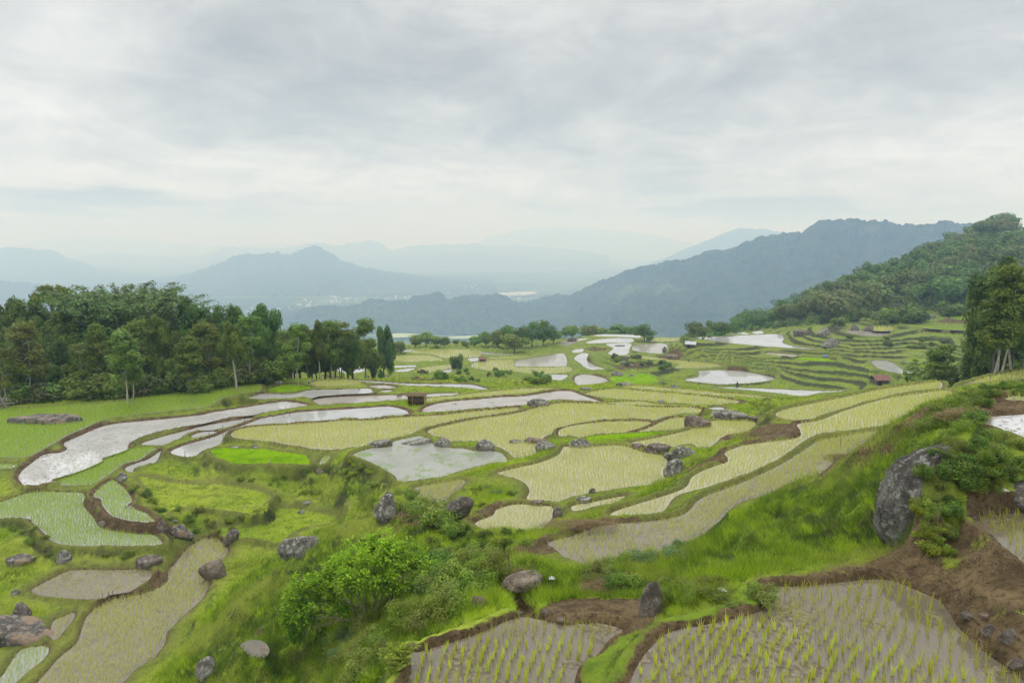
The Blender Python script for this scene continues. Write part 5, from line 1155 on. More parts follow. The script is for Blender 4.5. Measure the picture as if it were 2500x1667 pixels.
# the tall trees at the right edge
RT = "tall trees at the right edge"
for kd, u, r, vt, lab, wx, wh in [
 ('dk', 2445, 74, 622, "tallest dark feathery tree at the right edge of the photo", .62, 0), ('sl', 2446, 66.5, 708, "left white trunk of the tall right hand trees", 1.3, 1), ('sl', 2460, 68, 680, "second white trunked tree of the right hand group", 1.4, 1),
 ('sl', 2471, 66.8, 648, "third white trunked tree of the right hand group", 1.3, 1), ('dk', 2495, 70, 640, "leafy tree at the right margin behind the white trunks", .6, 1), ('sl', 2490, 69, 740, "fourth thin pale trunk of the right hand group", 2.2, 1),
 ('un', 2418, 80, 735, "dark bushy tree left of the white trunks", .62, 0), ('un', 2470, 78, 665, "dense dark tree behind the white trunks", .68, 0), ('un', 2530, 76, 680, "dense tree beyond the right margin", .7, 0), ('un', 2400, 86, 800, "lower bushy tree at the left of the right hand group", .7, 0), ('dk', 2515, 68, 720, "leafy green tree leaning in from the right margin", .6, 0), ('dk', 2392, 90, 835, "low dark tree at the foot of the right hand group", 1.0, 1)]:
    plant_uv(kd, u, r, vt, lab, group=RT, wx=wx, which=wh)
for i in range(14):
    u = 2300 + i * 15 + random.uniform(-5, 5); x, y, _ = at_r(u, 900, 73 + random.uniform(0, 8) + (2500 - u) * .02)
    plant('sh', x, y, random.uniform(1.2, 2.4), "dark bush under the tall right hand trees", "bush", "bushes under the right hand trees", wx=1.1, which=random.choice([0, 1]))
# forest on the right hand hillside
HF = "trees of the forest on the right hand hillside"; cnt = 0; hf = []
rr_ = random.Random(3); tries = 0
while cnt < 285 and tries < 6000:
    tries += 1
    u = rr_.uniform(1690, 2580); r = math.exp(rr_.uniform(math.log(205), math.log(480)))
    x = (u - CX) / FPX * r * 1.0; z = float(Hxy(x, r)); dep = r * cP - z * sP; x = (u - CX) / FPX * dep; z = float(Hxy(x, r))
    v = CY - FPX * (r * sP + z * cP) / dep
    lim = np.interp(u, [1600, 1780, 1850, 1950, 2050, 2150, 2250, 2350, 2420, 2600], [842, 822, 806, 796, 785, 772, 762, 752, 735, 730])
    if v > lim or (2310 < u < 2420 and 682 < v < 715 and r < 330): continue
    if any((x - a) ** 2 + (r - b) ** 2 < (5.6 + r * .004) ** 2 for a, b in hf): continue
    hf.append((x, r)); cnt += 1
    back = "the skyline" if v < lim - 110 else "the middle slope" if v < lim - 45 else "the lower edge"
    plant('fa', x, r, rr_.uniform(9, 15) * float(np.interp(u, [1650, 2050], [.40, 1])), "round crowned forest tree on %s of the right hand hillside" % back, "tree", HF, wx=rr_.uniform(1.0, 1.45))
print('hill trees', cnt)
# the rest of that forest, too many to count, as one mass; also the scrub under it
bl = []; tries = 0
while len(bl) < 1500 and tries < 30000:
    tries += 1
    u = rr_.uniform(1662, 2600); r = math.exp(rr_.uniform(math.log(200), math.log(560))); z = -.1 * r
    for _ in range(2): x = (u - CX) / FPX * (r * cP - z * sP); z = float(Hxy(x, r))
    v = CY - FPX * (r * sP + z * cP) / (r * cP - z * sP)
    lim = np.interp(u, [1560, 1640, 1780, 1850, 1950, 2050, 2150, 2250, 2350, 2420, 2600], [850, 842, 818, 806, 797, 785, 772, 762, 752, 735, 730])
    if v > lim or (2310 < u < 2420 and 682 < v < 715 and r < 330): continue
    k = rr_.uniform(1.6, 3.8) * (.6 if v > lim - 20 else 1) * float(np.interp(u, [1600, 2050], [.4, 1])); bl.append((x, r, z + k * .9, k * 1.1, k * 1.1, k))
V, F, va = cloud(bl, 210000, .52, shell=.75); tag(np_mesh("forest", V, F, M_LF['far'], attrs=dict(var=va)), "dense mixed forest and scrub covering the right hand hillside", kind='stuff')
# ------------------------------------------------------------------ the large leafy shrub in the foreground
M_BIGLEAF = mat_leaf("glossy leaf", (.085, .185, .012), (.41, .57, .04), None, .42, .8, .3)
M_TWIG = mat_plain("twig", (.16, .135, .10), (.28, .24, .185), 6, .85)
def hero():
    u, v = 898, 1512; x, y, z = hit(u, v); root = empty("leafy_shrub", (x, y, z - .05))
    tag(root, "large domed shrub with big glossy bright green leaves and forking bare stems in the foreground", "shrub")
    paths, tips = [], []
    def target(a, r): return np.array([math.cos(a) * r * 1.0 - .35, math.sin(a) * r * .8, 0])
    def grow(p, d, L, r, lev):
        q = p + d * L; paths.append(limb(p, q, r, r * .62, 6, .05))
        if lev == 0: tips.append((q, d)); return
        n = 3 if lev > 2 else RNG.integers(2, 4)
        for i in range(n):
            e = d + RNG.normal(0, .42, 3); e[2] = e[2] * .75 + .10; e /= np.linalg.norm(e); grow(q, e, L * RNG.uniform(.62, .85), r * .62, lev - 1)
            if lev <= 3 and RNG.random() < .5: tips.append((p + d * L * RNG.uniform(.5, 1), e))
    for i, (ax, ay, az) in enumerate([(-.95, .1, .55), (-.55, -.35, .95), (-.1, .3, 1.15), (.35, -.1, 1.1), (.85, .15, .75), (-1.0, -.4, .25), (.55, .5, .95), (-.6, .55, .8)]):
        d = np.array([ax, ay, az]); d /= np.linalg.norm(d); grow(np.array([RNG.normal(0, .05), RNG.normal(0, .05), 0]), d, RNG.uniform(.90, 1.12), .042, 4)
    V, F = tube(paths, 5); np_mesh("stem", V, F, M_TWIG, root, smooth=True)
    VV, F4, va = [], [], []; off = 0
    for (q, d) in tips:
        n = RNG.integers(14, 22)
        for k in range(n):
            a = RNG.uniform(0, 6.28); e = np.array([math.cos(a), math.sin(a), RNG.uniform(-.35, .75)]) + d * .5; e /= np.linalg.norm(e)
            s = np.cross(e, [0, 0, 1.0]); s /= np.linalg.norm(s) + 1e-9; s = s + RNG.normal(0, .35, 3); s /= np.linalg.norm(s); up = np.cross(s, e)
            L = RNG.uniform(.10, .19); w = L * RNG.uniform(.42, .55); b = q + RNG.normal(0, .07, 3) + e * .02; dr = np.array([0, 0, -.25 * L])
            P0 = b; P1 = b + e * L * .35 + s * w * .33 + up * .012; P2 = b + e * L * .75 + s * w * .52 + up * .02 + dr * .5; P3 = b + e * L + dr; P4 = b + e * L * .75 - s * w * .52 + up * .02 + dr * .5; P5 = b + e * L * .35 - s * w * .33 + up * .012; M0 = b + e * L * .6 - up * .012 + dr * .3
            VV += [P0, P1, P2, P3, P4, P5, M0]; F4 += [(off, off + 1, off + 2, off + 6), (off + 6, off + 2, off + 3, off + 4), (off, off + 6, off + 4, off + 5)]; off += 7
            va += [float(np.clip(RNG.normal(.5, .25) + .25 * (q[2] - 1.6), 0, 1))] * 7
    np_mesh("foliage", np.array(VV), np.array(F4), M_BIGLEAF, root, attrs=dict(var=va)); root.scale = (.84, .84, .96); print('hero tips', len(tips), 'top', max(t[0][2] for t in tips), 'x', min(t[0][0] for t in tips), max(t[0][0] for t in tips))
hero()
# ------------------------------------------------------------------ shrubs and weeds on the near banks
M_FINE = mat_leaf("fine weed leaf", (.10, .17, .02), (.30, .40, .05), (.24, .26, .07), .38, .9)
M_FINED = mat_leaf("dark weed leaf", (.06, .125, .02), (.19, .29, .04), None, .33, .9)
M_FINEY = mat_leaf("yellow green weed leaf", (.16, .25, .02), (.42, .50, .05), None, .42, .9)
M_FINEB = mat_leaf("blue green weed leaf", (.09, .18, .07), (.22, .36, .16), None, .38, .9)
def weed_proto(mat, n=12, count=2600, size=.055, w=1.0, h=1.0): return shrub_proto(mat, n, count, size, "shrub", w, h)
PR['w0'] = [weed_proto(M_FINE), weed_proto(M_FINE, 15, 3000, .045)]; PR['w1'] = [weed_proto(M_FINED), weed_proto(M_FINED, 14, 3000, .06)]
PR['w2'] = [weed_proto(M_FINEY, 10, 2000, .06)]; PR['w3'] = [weed_proto(M_FINEB, 10, 2200, .05)]
def fern_proto(mat):
    root = empty("fern"); C_, N_ = [], []; ps = []
    for i in range(16):
        a = RNG.uniform(0, 6.28); out = RNG.uniform(.25, .75); hh = RNG.uniform(.5, 1.0); pts = []
        for k in range(9):
            t = k / 8; pts.append((math.cos(a) * out * t ** 1.3, math.sin(a) * out * t ** 1.3, hh * (t * 1.25 - .45 * t * t * t), .008 * (1 - t) + .002))
        ps.append(pts); Q = np.array(pts)[:, :3]; sd_ = np.array([-math.sin(a), math.cos(a), 0])
        for k in range(44):
            t = RNG.uniform(.2, 1) * 8; j = min(int(t), 7); c = Q[j] + (Q[j + 1] - Q[j]) * (t - j); w_ = .16 * math.sin(math.pi * min(t / 8, .95)) + .02
            C_.append(c + sd_ * RNG.uniform(-1, 1) * w_); N_.append([math.cos(a) * .4, math.sin(a) * .4, 1])
    V, F, va = leaf_cards(np.array(C_), np.array(N_), RNG.uniform(.035, .06, len(C_)), RNG.random(len(C_)), .7); np_mesh("foliage", V, F, mat, root, attrs=dict(var=va))
    V, F = tube(ps, 3); np_mesh("stem", V, F, M_TWIG, root); root['_h'] = 1; return root
PR['fe'] = [fern_proto(M_FINEY), fern_proto(M_FINE)]
def patch(poly, n, kinds, smin, smax, label, cat, group, seed):
    rg = random.Random(seed); pl = np.array(P(poly)); k = 0; t = 0
    while k < n and t < 4000:
        t += 1; u = rg.uniform(pl[:, 0].min(), pl[:, 0].max()); v = rg.uniform(pl[:, 1].min(), pl[:, 1].max())
        if not inside(np.array([u]), np.array([v]), pl)[0]: continue
        x, y, z = hit(u, v)
        if grid_at(IDX, np.array([x]), np.array([y]))[0] >= 0: continue
        h = rg.uniform(smin, smax); k += 1; kd = rg.choice(kinds)
        plant(kd, x, y, h, label, cat, group, wx=rg.uniform(.8, 1.25), zoff=-.05)
patch('J 640,620 760,540 900,520 1030,600 1080,640 1100,760 1040,950 900,1080 700,1180 450,1260 380,1200 560,1000', 40, ['w1', 'w1', 'w0', 'w0', 'w0'], .3, .72, "dark tangled shrub in the thicket right of and below the large leafy shrub", "shrub", "thicket shrubs around the large leafy shrub", 1)
patch('J 560,440 720,450 720,560 600,600', 3, ['w2', 'w0'], .8, 1.2, "bright green young shrub beside the pile of dug roots", "shrub", "young shrubs beside the root pile", 2)
patch('J 900,480 1280,520 1300,620 1080,640 950,560', 7, ['w0', 'w1', 'w2'], .25, .5, "thin weedy shrub at the lower edge of the small round paddy", "shrub", "weedy shrubs below the small round paddy", 3)
patch('J 1650,780 2000,760 2000,960 1720,950', 9, ['w1', 'w0'], .3, .6, "dark leafy bush above the brown cut bank", "bush", "bushes above the brown cut bank", 4)
patch('J 2000,720 2352,560 K 80,620 60,700 J 2200,760 2050,800', 14, ['w3', 'w3', 'w0'], .22, .42, "blue green leafy weed at the near edge of the long seedling strip", "weed", "blue green weeds by the seedling strip", 5)
patch('J 2180,660 2352,640 K 40,700 100,900 J 2352,1060 2220,1040 2180,850', 14, ['w0', 'w0', 'fe'], .2, .42, "yellow green bush beside the dark pointed boulder", "bush", "bushes right of the dark pointed boulder", 6)
patch('K 30,950 300,860 560,900 600,1040 400,1090 100,1130', 16, ['w0', 'fe', 'fe'], .2, .4, "leafy weed on the bank at the upper left of the foreground paddy", "weed", "weeds on the foreground paddy bank", 7)
patch('K 1640,-150 1800,-280 2050,-220 2300,-120 2352,0 2352,150 2150,300 1950,380 1720,440 1660,300', 95, ['w0', 'w0', 'w1', 'fe', 'fe'], .18, .42, "fern and weed covered bush on the steep bank behind the tall leaning boulder", "bush", "bushes on the steep right hand bank", 8)
patch('K 1560,250 1700,420 1850,400 1900,560 1760,740 1600,620', 26, ['fe', 'w0', 'fe', 'w2'], .15, .35, "fern and weed covered bush on the steep bank at the foot of the leaning boulder", "bush", "bushes at the foot of the leaning boulder", 31)
patch('E 1250,600 1450,540 1700,560 1900,740 1700,800 1300,760', 14, ['w0', 'w2', 'fe'], .2, .4, "bright weed on the crest above the tall leaning boulder", "weed", "weeds on the crest at right", 9)
patch('E 1500,420 1900,320 2352,260 2352,390 2000,430 1800,620 1500,560', 22, ['w1', 'w0'], .2, .45, "low dark green weed on the bank left of the right hand pond", "weed", "weeds on the bank by the right hand pond", 10)
patch('J 200,1330 330,1250 440,1340 470,1567 150,1567', 12, ['fe', 'fe', 'w0'], .35, .7, "tall bright grass clump at the bottom beside the middle foreground paddy", "weed", "bright clumps at the bottom of the photo", 11)
patch('J -120,1100 300,1180 380,1300 180,1560 -100,1560', 18, ['w0', 'w0', 'w3', 'fe'], .25, .55, "low bush on the grassy slope under the large leafy shrub", "bush", "low bushes below the large leafy shrub", 12)
patch('J 400,300 520,270 590,390 480,440 380,420', 4, ['w2', 'w0'], .5, .8, "fresh green shrub right of the tall egg shaped boulder", "shrub", "shrubs beside the egg shaped boulder", 13)
patch('J 900,180 1200,190 1230,300 1000,340 820,440 780,420 860,300', 10, ['w3', 'w0', 'w3'], .2, .35, "pale green weedy grass clump in the hollow beside the dark slab", "weed", "weeds in the hollow beside the dark slab", 14)
patch('I 900,150 1000,250 1120,380 1200,430 1400,500 1350,560 1150,450 960,330 880,220', 14, ['w0', 'w1', 'w2'], .25, .5, "weedy bush on the rocky bank above the rock heap", "bush", "bushes on the rocky bank above the long brown paddy", 15)
patch('I 1200,380 1780,400 1780,470 1500,560 1350,560', 12, ['w0'], .2, .4, "dark green bush on the step of the grassy terrace", "bush", "bushes on the step of the grassy terrace", 16)
patch('I 1350,150 2100,160 2300,320 2200,330 1900,240 1500,190', 14, ['w0', 'w0', 'w2'], .2, .35, "bush on the bank below the lime green nursery bed", "bush", "bushes below the nursery bed", 17)
patch('L 0,1130 340,1290 300,1400 100,1330 0,1280', 8, ['w0', 'w2'], .25, .45, "grassy bush on the slope left of the green pond", "bush", "bushes on the slope left of the green pond", 18)
patch('I 0,460 180,470 400,640 600,680 1050,680 1060,760 700,770 400,760 200,600 0,560', 14, ['w0', 'w0'], .2, .38, "low dark bush on the bank below the left hand rice", "bush", "bushes on the bank below the left hand rice", 19)
patch('L 440,560 900,560 1500,620 1480,690 1200,680 700,650 350,630', 24, ['sh'], .7, 1.5, "far bush on the green bank above the thatched shelter", "scrub bush", "bushes on the far green bank", 20)
patch('G 0,800 350,820 620,900 600,1000 400,960 0,900', 12, ['sh'], .8, 1.7, "scrubby bush on the bank behind the far nursery bed", "scrub bush", "scrub behind the far nursery bed", 21)
patch('H 100,1050 900,1060 1700,1100 1700,1350 1350,1280 900,1180 300,1160', 20, ['sh'], .5, 1.3, "bush on the overgrown terraces below the right hand forest", "scrub bush", "bushes on the overgrown terraces", 23)
patch('H 0,880 600,850 1000,800 1500,760 1700,650 1750,760 1300,850 900,900 300,930 0,930', 26, ['sh', 'fa'], 2.0, 5.5, "bush at the lower edge of the right hand forest", "scrub bush", "bushes at the lower edge of the right hand forest", 24)
# the dark spiky plant beyond the near terraces
def spiky():
    x, y, z = at_r(912, 914, 103); z = float(Hxy(x, y)); h = -tv(868) * y - z; root = empty("cycad", (x, y, z)); tag(root, "dark spiky cycad like plant standing at the end of the tree group", "plant")
    C_, N_, ps = [], [], []
    for i in range(30):
        a = RNG.uniform(0, 6.28); out = RNG.uniform(.15, .75) * h * .55; pts = [(math.cos(a) * out * t ** 1.5, math.sin(a) * out * t ** 1.5, h * RNG.uniform(.8, 1) * t, .05 * (1 - t) + .01) for t in np.linspace(0, 1, 7)]
        ps.append(pts); Q = np.array(pts)[:, :3]
        for k in range(40):
            t = RNG.uniform(.15, 1) * 6; j = min(int(t), 5); C_.append(Q[j] + (Q[j + 1] - Q[j]) * (t - j) + RNG.normal(0, .06, 3)); N_.append(RNG.normal(size=3))
    V, F, va = leaf_cards(np.array(C_), np.array(N_), np.full(len(C_), .17), RNG.random(len(C_)) * .5, .5); np_mesh("frond", V, F, M_LF['dark'], root, attrs=dict(var=va)); V, F = tube(ps, 4); np_mesh("stem", V, F, M_BARK, root)
spiky()
# ------------------------------------------------------------------ huts and the thatched shelter
M_THATCH = mat_plain("thatch", (.16, .115, .06), (.34, .26, .15), 5, .95, (6, 1, 1), .9); M_WOOD = mat_plain("weathered wood", (.22, .16, .10), (.42, .33, .22), 5, .85, (1, 1, .2))
M_RUST = mat_plain("rusty tin", (.15, .07, .055), (.24, .12, .095), 2.5, .6, (3, 1, 1)); M_TIN = mat_plain("grey tin", (.36, .38, .41), (.52, .54, .57), 2, .5); M_PLANK = mat_plain("old planks", (.09, .075, .06), (.19, .16, .13), 4, .9, (8, 8, 1)); M_DOORSHADE = mat_plain("doorway shade", (.02, .018, .016), (.05, .04, .035), 4)
def boxm(bm, c, s, rot=None):
    M = Matrix.Translation(c) @ (rot or Matrix.Identity(4)) @ Matrix.Diagonal((*s, 1)); bmesh.ops.create_cube(bm, size=1, matrix=M)
def bobj(name, bm, mat, parent):
    me = bpy.data.meshes.new(name); bm.to_mesh(me); bm.free(); me.materials.append(mat); o = bpy.data.objects.new(name, me); COL.objects.link(o); o.parent = parent; return o
def hut(box, w, rz, roof, label, rise=.35):
    (u0, v0), (u1, v1) = P(box); x, y, z = hit((u0 + u1) / 2, v1); root = empty("hut", (x, y, z - .1)); tag(root, label, "hut"); dep = y * cP - z * sP
    W_ = (u1 - u0) / FPX * dep * .9; Hh = (v1 - v0) / FPX * dep; D_ = W_ * .72; wh = Hh * .62
    root.rotation_euler = (0, 0, rz)
    for sy, ln in ((-1, W_ * .8), (1, W_ * .8)):
        bm = bmesh.new(); boxm(bm, (0, sy * D_ * .36, wh / 2), (ln, .06, wh)); bobj("wall", bm, M_PLANK, root)
    for sx in (-1, 1):
        bm = bmesh.new(); boxm(bm, (sx * W_ * .40, 0, wh / 2), (.06, D_ * .70, wh)); bobj("wall", bm, M_PLANK, root)
    bm = bmesh.new(); boxm(bm, (-W_ * .15, -D_ * .36 - .05, wh * .42), (W_ * .2, .05, wh * .84)); bobj("doorway_shade", bm, M_DOORSHADE, root)  # near-black panel on the wall: shade of an open doorway put into its colour
    for sx in (-1, 1):
        for sy in (-1, 1):
            bm = bmesh.new(); boxm(bm, (sx * W_ * .43, sy * D_ * .41, wh * .5), (.09, .09, wh)); bobj("post", bm, M_WOOD, root)
    for sy in (-1, 1):
        rh = Hh - wh; bm = bmesh.new(); n = 14; th = .04
        vs = []
        for i in range(n * 2 + 1):
            xx = -W_ / 2 + W_ * i / (n * 2); zz = .03 * (i % 2)
            vs.append([bm.verts.new((xx, sy * D_ * .58, wh - .12 + zz)), bm.verts.new((xx, 0, Hh + zz)), bm.verts.new((xx, sy * D_ * .58, wh - .12 + zz - th)), bm.verts.new((xx, 0, Hh + zz - th))])
        for a, b in zip(vs[:-1], vs[1:]): bm.faces.new((a[0], b[0], b[1], a[1])); bm.faces.new((a[2], a[3], b[3], b[2])); bm.faces.new((a[0], a[2], b[2], b[0]))
        bobj("roof", bm, roof, root)
    return root
hut('E 578,160 800,275', 0, .12, M_RUST, "small wooden hut with rusty red tin roof beyond the seedling strips")
hut('G 805,622 945,690', 0, -.35, M_TIN, "tiny field hut with pale grey tin roof on the far green slope")
hut('L 945,476 1002,512', 0, .2, M_RUST, "tiny dark hut beside a distant pale pond")
hut('H 1870,370 1960,430', 0, .1, M_TIN, "faint grey roofed hut on the hillside clearing left of the tall trees")
M_MATW = mat_plain("woven mat", (.05, .035, .02), (.15, .105, .06), 9, .95, (3, 1, 1), .9)
def shelter():
    x, y, z = hit(1017, 989); root = empty("field_shelter", (x, y, z)); tag(root, "thatched lean-to field shelter with curved woven roof and bamboo posts among the ponds", "shelter")
    dep = y * cP - z * sP; W_ = 46 / FPX * dep; Hh = 29 / FPX * dep; n, m = 18, 10; V, F = [], []
    for s in (0, 1):
        for i in range(n + 1):
            for j in range(m + 1):
                a = i / n - .5; b = j / m; ang = b * 1.35; V.append((a * W_ * (.80 + .12 * b), -.05 - .55 * math.sin(b * 2.9) + .25 * b + RNG.normal(0, .02) + s * .06, Hh * (.06 + .88 * b) + RNG.normal(0, .02) - s * .02 - .10 * Hh * math.cos(a * 3) * (1 - b)))
    k = (n + 1) * (m + 1)
    for s in (0, 1):
        for i in range(n):
            for j in range(m):
                a = s * k + i * (m + 1) + j; f = (a, a + m + 1, a + m + 2, a + 1); F.append(f if s == 0 else f[::-1])
    np_mesh("woven_wall", V, np.array(F), M_MATW, root, smooth=False)
    V, F, va = [], [], None; k = 900; a = RNG.uniform(-.58, .58, k); b = RNG.random(k); base = np.stack([a * W_, -.55 + 1.1 * b, Hh * (.90 + .14 * b) + RNG.uniform(-.03, .05, k)], 1)
    V, F, va = blade_mesh(base, np.stack([RNG.normal(0, .10, k), -RNG.uniform(.2, .45, k), RNG.normal(-.05, .03, k)], 1), np.full(k, .05), RNG.uniform(-.5, .5, k), RNG.random(k), False); np_mesh("thatch_roof", V, F, M_DRY, root, attrs=dict(var=va))
    for px, py, lean in ((-.16, -.78, .03), (.44, -.70, .06), (-.48, .3, 0), (.46, .35, .04)):
        V, F = tube([[(px * W_, py, -.2, .035), (px * W_ + lean, py + .02, Hh * 1.02, .028)]], 7); np_mesh("post", V, F, M_WOOD, root, smooth=True)
    V, F = tube([[(-W_ * .56, .22, Hh, .03), (W_ * .58, .2, Hh * 1.03, .03)]], 6); np_mesh("ridge_pole", V, F, M_WOOD, root, smooth=True)
    bm = bmesh.new(); boxm(bm, (0, .0, Hh * .28), (W_ * .8, .7, .06)); bobj("bench", bm, M_WOOD, root)
shelter()
def frame():
    x, y, z = hit(10, 1008); root = empty("wooden_frame", (x, y, z)); tag(root, "rickety bamboo pole frame leaning on a dark stump at the left edge", "frame")
    for a, b in (((-.9, 0, 0), (.1, .1, 1.7)), ((.55, 0, 0), (-.2, 0, 1.8)), ((-1.2, .1, 1.25), (.9, 0, 1.35)), ((-1.2, 0, .95), (1.3, -.1, 1.1)), ((-1.0, 0, 1.5), (.7, .1, 1.55))):
        V, F = tube([[(*a, .035), (*b, .028)]], 6); np_mesh("pole", V, F, M_PALE, root, smooth=True)
    V, F = tube([[(.1, .1, -.2, .42), (.05, .1, .3, .3), (-.05, .1, .9, .16), (-.05, .12, 1.2, .1)]], 9); np_mesh("stump", V, F, M_BARK, root, smooth=True)
frame()
# ------------------------------------------------------------------ stakes and posts
STK = [("B 680,665 682,712", 'k', "thin dark stake standing in the long still pond", "stakes in the long still pond"), ("B 785,640 768,690", 'k', "thin dark stake standing in the long still pond", "stakes in the long still pond"), ("B 908,628 895,682", 'k', "thin dark stake standing in the long still pond", "stakes in the long still pond"),
 ("B 972,612 976,672", 'k', "thin dark stake standing in the long still pond", "stakes in the long still pond"), ("B 455,668 455,752", 'k', "thin dark stake in the narrow left hand pond", "stakes in the narrow left hand ponds"), ("B 392,650 394,716", 'k', "thin dark stake in the narrow left hand pond", "stakes in the narrow left hand ponds"),
 ("B 205,742 208,905", 'k', "tallest thin stake crossing the brown bund between the ponds", None), ("B 48,822 50,938", 'k', "thin dark stake at the tip of the sliver pond", None), ("A 2120,1040 2124,1108", 'k', "thin dark stake at the near corner of the long pond", None), ("A 2188,962 2190,1015", 'k', "thin dark stake just off the brown bund of the long pond", None),
 ("B 925,388 926,420", 'k', "thin stake in the pale pond below the bright oval bed", None), ("B 750,1112 757,1185", 'p', "pale thin stick standing in the lime green nursery bed", None), ("B 2082,1272 2090,1345", 'k', "dark short post on the dam at the left of the green pond", None), ("B 2338,290 2340,325", 'p', "short white post on the bund behind the thatched shelter", None),
 ("E 1512,302 1522,388", 'p', "pale wooden post at the meeting point of the right hand strips", None), ("E 1733,312 1738,395", 'p', "pale wooden post on the bank right of the strips", None), ("E 1572,430 1570,490", 'p', "short pale post lower on the bank right of the strips", None), ("E 1470,272 1473,340", 'p', "leaning pale post behind the end of the second strip", None), ("E 730,322 732,372", 'p', "short pale post in the upper right hand seedling strip", None), ("E 250,885 252,1070", 'k', "thin reddish stick at the lower edge of the long seedling strip", None),
 ("E 730,1045 735,1130", 'k', "grey stick in the grass left of the tall leaning boulder", None), ("I 695,950 706,1012", 'k', "left stake of three at the fork of the mud banks", None), ("I 740,942 746,1005", 'k', "middle stake of three at the fork of the mud banks", None), ("I 768,935 772,985", 'k', "right stake of three at the fork of the mud banks", None), ("I 1455,360 1462,390", 'k', "short dark stake on the grassy terrace step", None), ("K 535,1400 485,1567", 'p', "long thin dry stalk leaning in the foreground paddy", None),
 ("J 572,395 580,450", 'k', "dark stick standing in the pile of dug roots", None), ("C 1383,318 1385,370", 'k', "thin dark stick in the seedling strip right of the thatched shelter", None)]
for s, c, lab, g in STK:
    (ut, vt), (ub, vb) = P(s); x, y, z = hit(ub, vb); zt = -tv(vt) * y; xt = (ut - CX) / FPX * (y * cP - zt * sP); r = max(.016, .00045 * y)
    V, F = tube([[(0, 0, -.3, r), (xt - x, .02, zt - z, r * .75)]], 6); o = np_mesh("stake" if c == 'k' else "post", V, F, M_PLANK if c == 'k' else M_PALE, smooth=True); o.location = (x, y, z)
    if 'stalk' in lab or 'stick' in lab: o.name = "stick"
    tag(o, lab, "stick" if 'sti' in lab or 'stalk' in lab else "stake" if c == 'k' else "post", g)
# ------------------------------------------------------------------ dug roots, straw, litter
def roots():
    x, y, z = hit(*P('F 200,570')[0]); ps = []
    for i in range(130):
        a = np.array([RNG.uniform(-1.5, 1.6), RNG.normal(0, .35), 0]); a[2] = .1 + .35 * (a[0] + 1.5) / 3 + RNG.uniform(0, .35); b = a + RNG.normal(0, .4, 3) * [1, .7, .45]; ps.append(limb(a, b, .03 * RNG.random() + .008, .004, 5, .2))
    V, F = tube(ps, 4); o = np_mesh("root_pile", V, F, mat_plain("dug roots", (.17, .10, .06), (.34, .22, .14), 5), smooth=True); o.location = (x, y, z); tag(o, "tangled pile of reddish brown dug roots between two dark boulders", "root pile")
roots()
def straw(px, rx, ry, hh, lab):
    x, y, z = hit(*P(px)[0]); n = 2600; a = RNG.uniform(0, 6.28, n); r = np.sqrt(RNG.random(n)); bx, by = np.cos(a) * r * rx, np.sin(a) * r * ry; bz = hh * (1 - r ** 2) * RNG.uniform(.4, 1, n); th = RNG.uniform(0, 6.28, n); k = RNG.uniform(.08, .3, n)
    V, F, va = blade_mesh(np.stack([bx, by, bz], 1), np.stack([np.cos(th) * k, np.sin(th) * k, RNG.uniform(-.06, .08, n)], 1), np.full(n, .016), RNG.uniform(-1.5, 1.5, n), RNG.random(n), False); o = np_mesh("straw_heap", V, F, M_DRY, attrs=dict(var=va)); o.location = (x, y, z); tag(o, lab, "straw heap")
straw('E 1640,660', .9, .6, .35, "tan heap of dry straw at the left of the right hand pond"); straw('F 1950,620', 1.6, .5, .2, "long strip of dead straw on the bund above the long seedling strip"); straw('E 230,1110', .9, .4, .25, "small heap of dry brown weeds at the edge of the seedling strip"); straw('J 1850,930', .9, .5, .25, "dry grass heap above the brown cut bank")
for s, w_, c, lab in [('E 2100,1515', .22, (.8, .8, .82), "white plastic scrap beside the rock at the right edge"), ('J 1445,866', .16, (.75, .76, .8), "crumpled white plastic scrap in the grass above the cut bank"), ('K 290,950', .18, (.6, .62, .6), "pale plastic scrap in the weeds by the foreground paddy"), ('J 2210,715', .12, (.8, .8, .8), "tiny white scrap at the near edge of the seedling strip"), ('N 1083,446', 1.4, (.15, .25, .6), "blue sheet lying on the far stepped slope")]:
    x, y, z = hit(*P(s)[0]); bm = bmesh.new(); bmesh.ops.create_grid(bm, x_segments=6, y_segments=6, size=.5)
    for v in bm.verts: v.co.z += random.uniform(-.12, .16)
    r = bmesh.ops.extrude_face_region(bm, geom=bm.faces[:]); [setattr(e.co, 'z', e.co.z + .03) for e in r['geom'] if isinstance(e, bmesh.types.BMVert)]
    me = bpy.data.meshes.new("plastic_scrap"); bm.to_mesh(me); bm.free(); me.materials.append(mat_plain("scrap", tuple(q * .9 for q in c), c, 3, .4)); o = bpy.data.objects.new("plastic_scrap" if w_ < 1 else "tarpaulin", me); COL.objects.link(o); o.location = (x, y, z + .1 * w_ + .05); o.scale = (w_, w_, w_); tag(o, lab, "litter" if w_ < 1 else "tarpaulin")
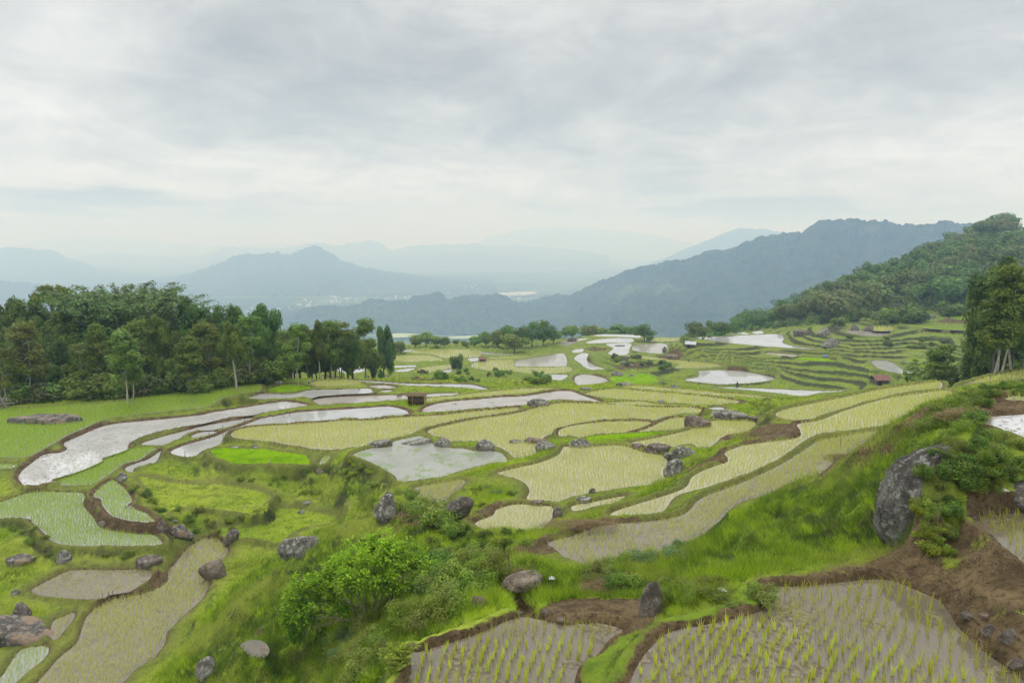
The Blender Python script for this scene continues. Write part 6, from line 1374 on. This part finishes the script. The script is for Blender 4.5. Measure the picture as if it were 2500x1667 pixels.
# ------------------------------------------------------------------ the farmer on the far bund
def person():
    x, y, z = hit(1799.5, 948.5); z = float(Hxy(x, y)); S_ = 1.68
    def skin(name, verts, edges, rad, mat, parent, root_i=0):
        me = bpy.data.meshes.new(name); me.from_pydata(verts, edges, []); o = bpy.data.objects.new(name, me); COL.objects.link(o); me.materials.append(mat)
        if parent: o.parent = parent
        m = o.modifiers.new("skin", 'SKIN'); m.use_smooth_shade = True; sv = me.skin_vertices[0].data
        for i, r in enumerate(rad): sv[i].radius = (r, r)
        sv[root_i].use_root = True; s = o.modifiers.new("sub", 'SUBSURF'); s.levels = 1; s.render_levels = 2; return o
    vs = [(0, 0, .95), (0, .03, 1.15), (0, .02, 1.38), (0, -.01, 1.48), (0, -.05, 1.60), (0, -.06, 1.70), (.17, 0, 1.40), (.24, -.06, 1.14), (.20, -.24, .98), (-.17, 0, 1.40), (-.23, .03, 1.12), (-.24, -.10, .90), (.09, 0, .92), (.11, -.12, .50), (.11, .02, .08), (.11, -.12, .02), (-.09, 0, .92), (-.10, .06, .50), (-.10, .24, .10), (-.10, .12, .03)]
    ed = [(0, 1), (1, 2), (2, 3), (3, 4), (4, 5), (2, 6), (6, 7), (7, 8), (2, 9), (9, 10), (10, 11), (0, 12), (12, 13), (13, 14), (14, 15), (0, 16), (16, 17), (17, 18), (18, 19)]
    ra = [.13, .12, .14, .055, .09, .075, .06, .042, .03, .06, .042, .03, .09, .06, .04, .035, .09, .06, .04, .035]
    body = skin("person", vs, ed, ra, mat_plain("skin", (.20, .11, .07), (.24, .14, .09), 3), None); body.location = (x, y, z); tag(body, "farmer in dark clothes and hat walking along the far bund by the pale ponds", "person")
    skin("shirt", [vs[i] for i in (0, 1, 2, 6, 7, 9, 10)], [(0, 1), (1, 2), (2, 3), (3, 4), (2, 5), (5, 6)], [.15, .14, .16, .075, .055, .075, .055], mat_plain("dark cloth", (.02, .025, .04), (.035, .04, .06), 4), body)
    skin("trousers", [vs[i] for i in (0, 12, 13, 14, 16, 17, 18)], [(0, 1), (1, 2), (2, 3), (0, 4), (4, 5), (5, 6)], [.15, .10, .08, .055, .10, .08, .055], mat_plain("dark trousers", (.02, .02, .022), (.04, .04, .045), 4), body)
    bm = bmesh.new(); bmesh.ops.create_cone(bm, cap_ends=True, segments=20, radius1=.2, radius2=.03, depth=.12, matrix=Matrix.Translation((0, -.06, 1.76))); bobj("hat", bm, M_THATCH, body)
person()
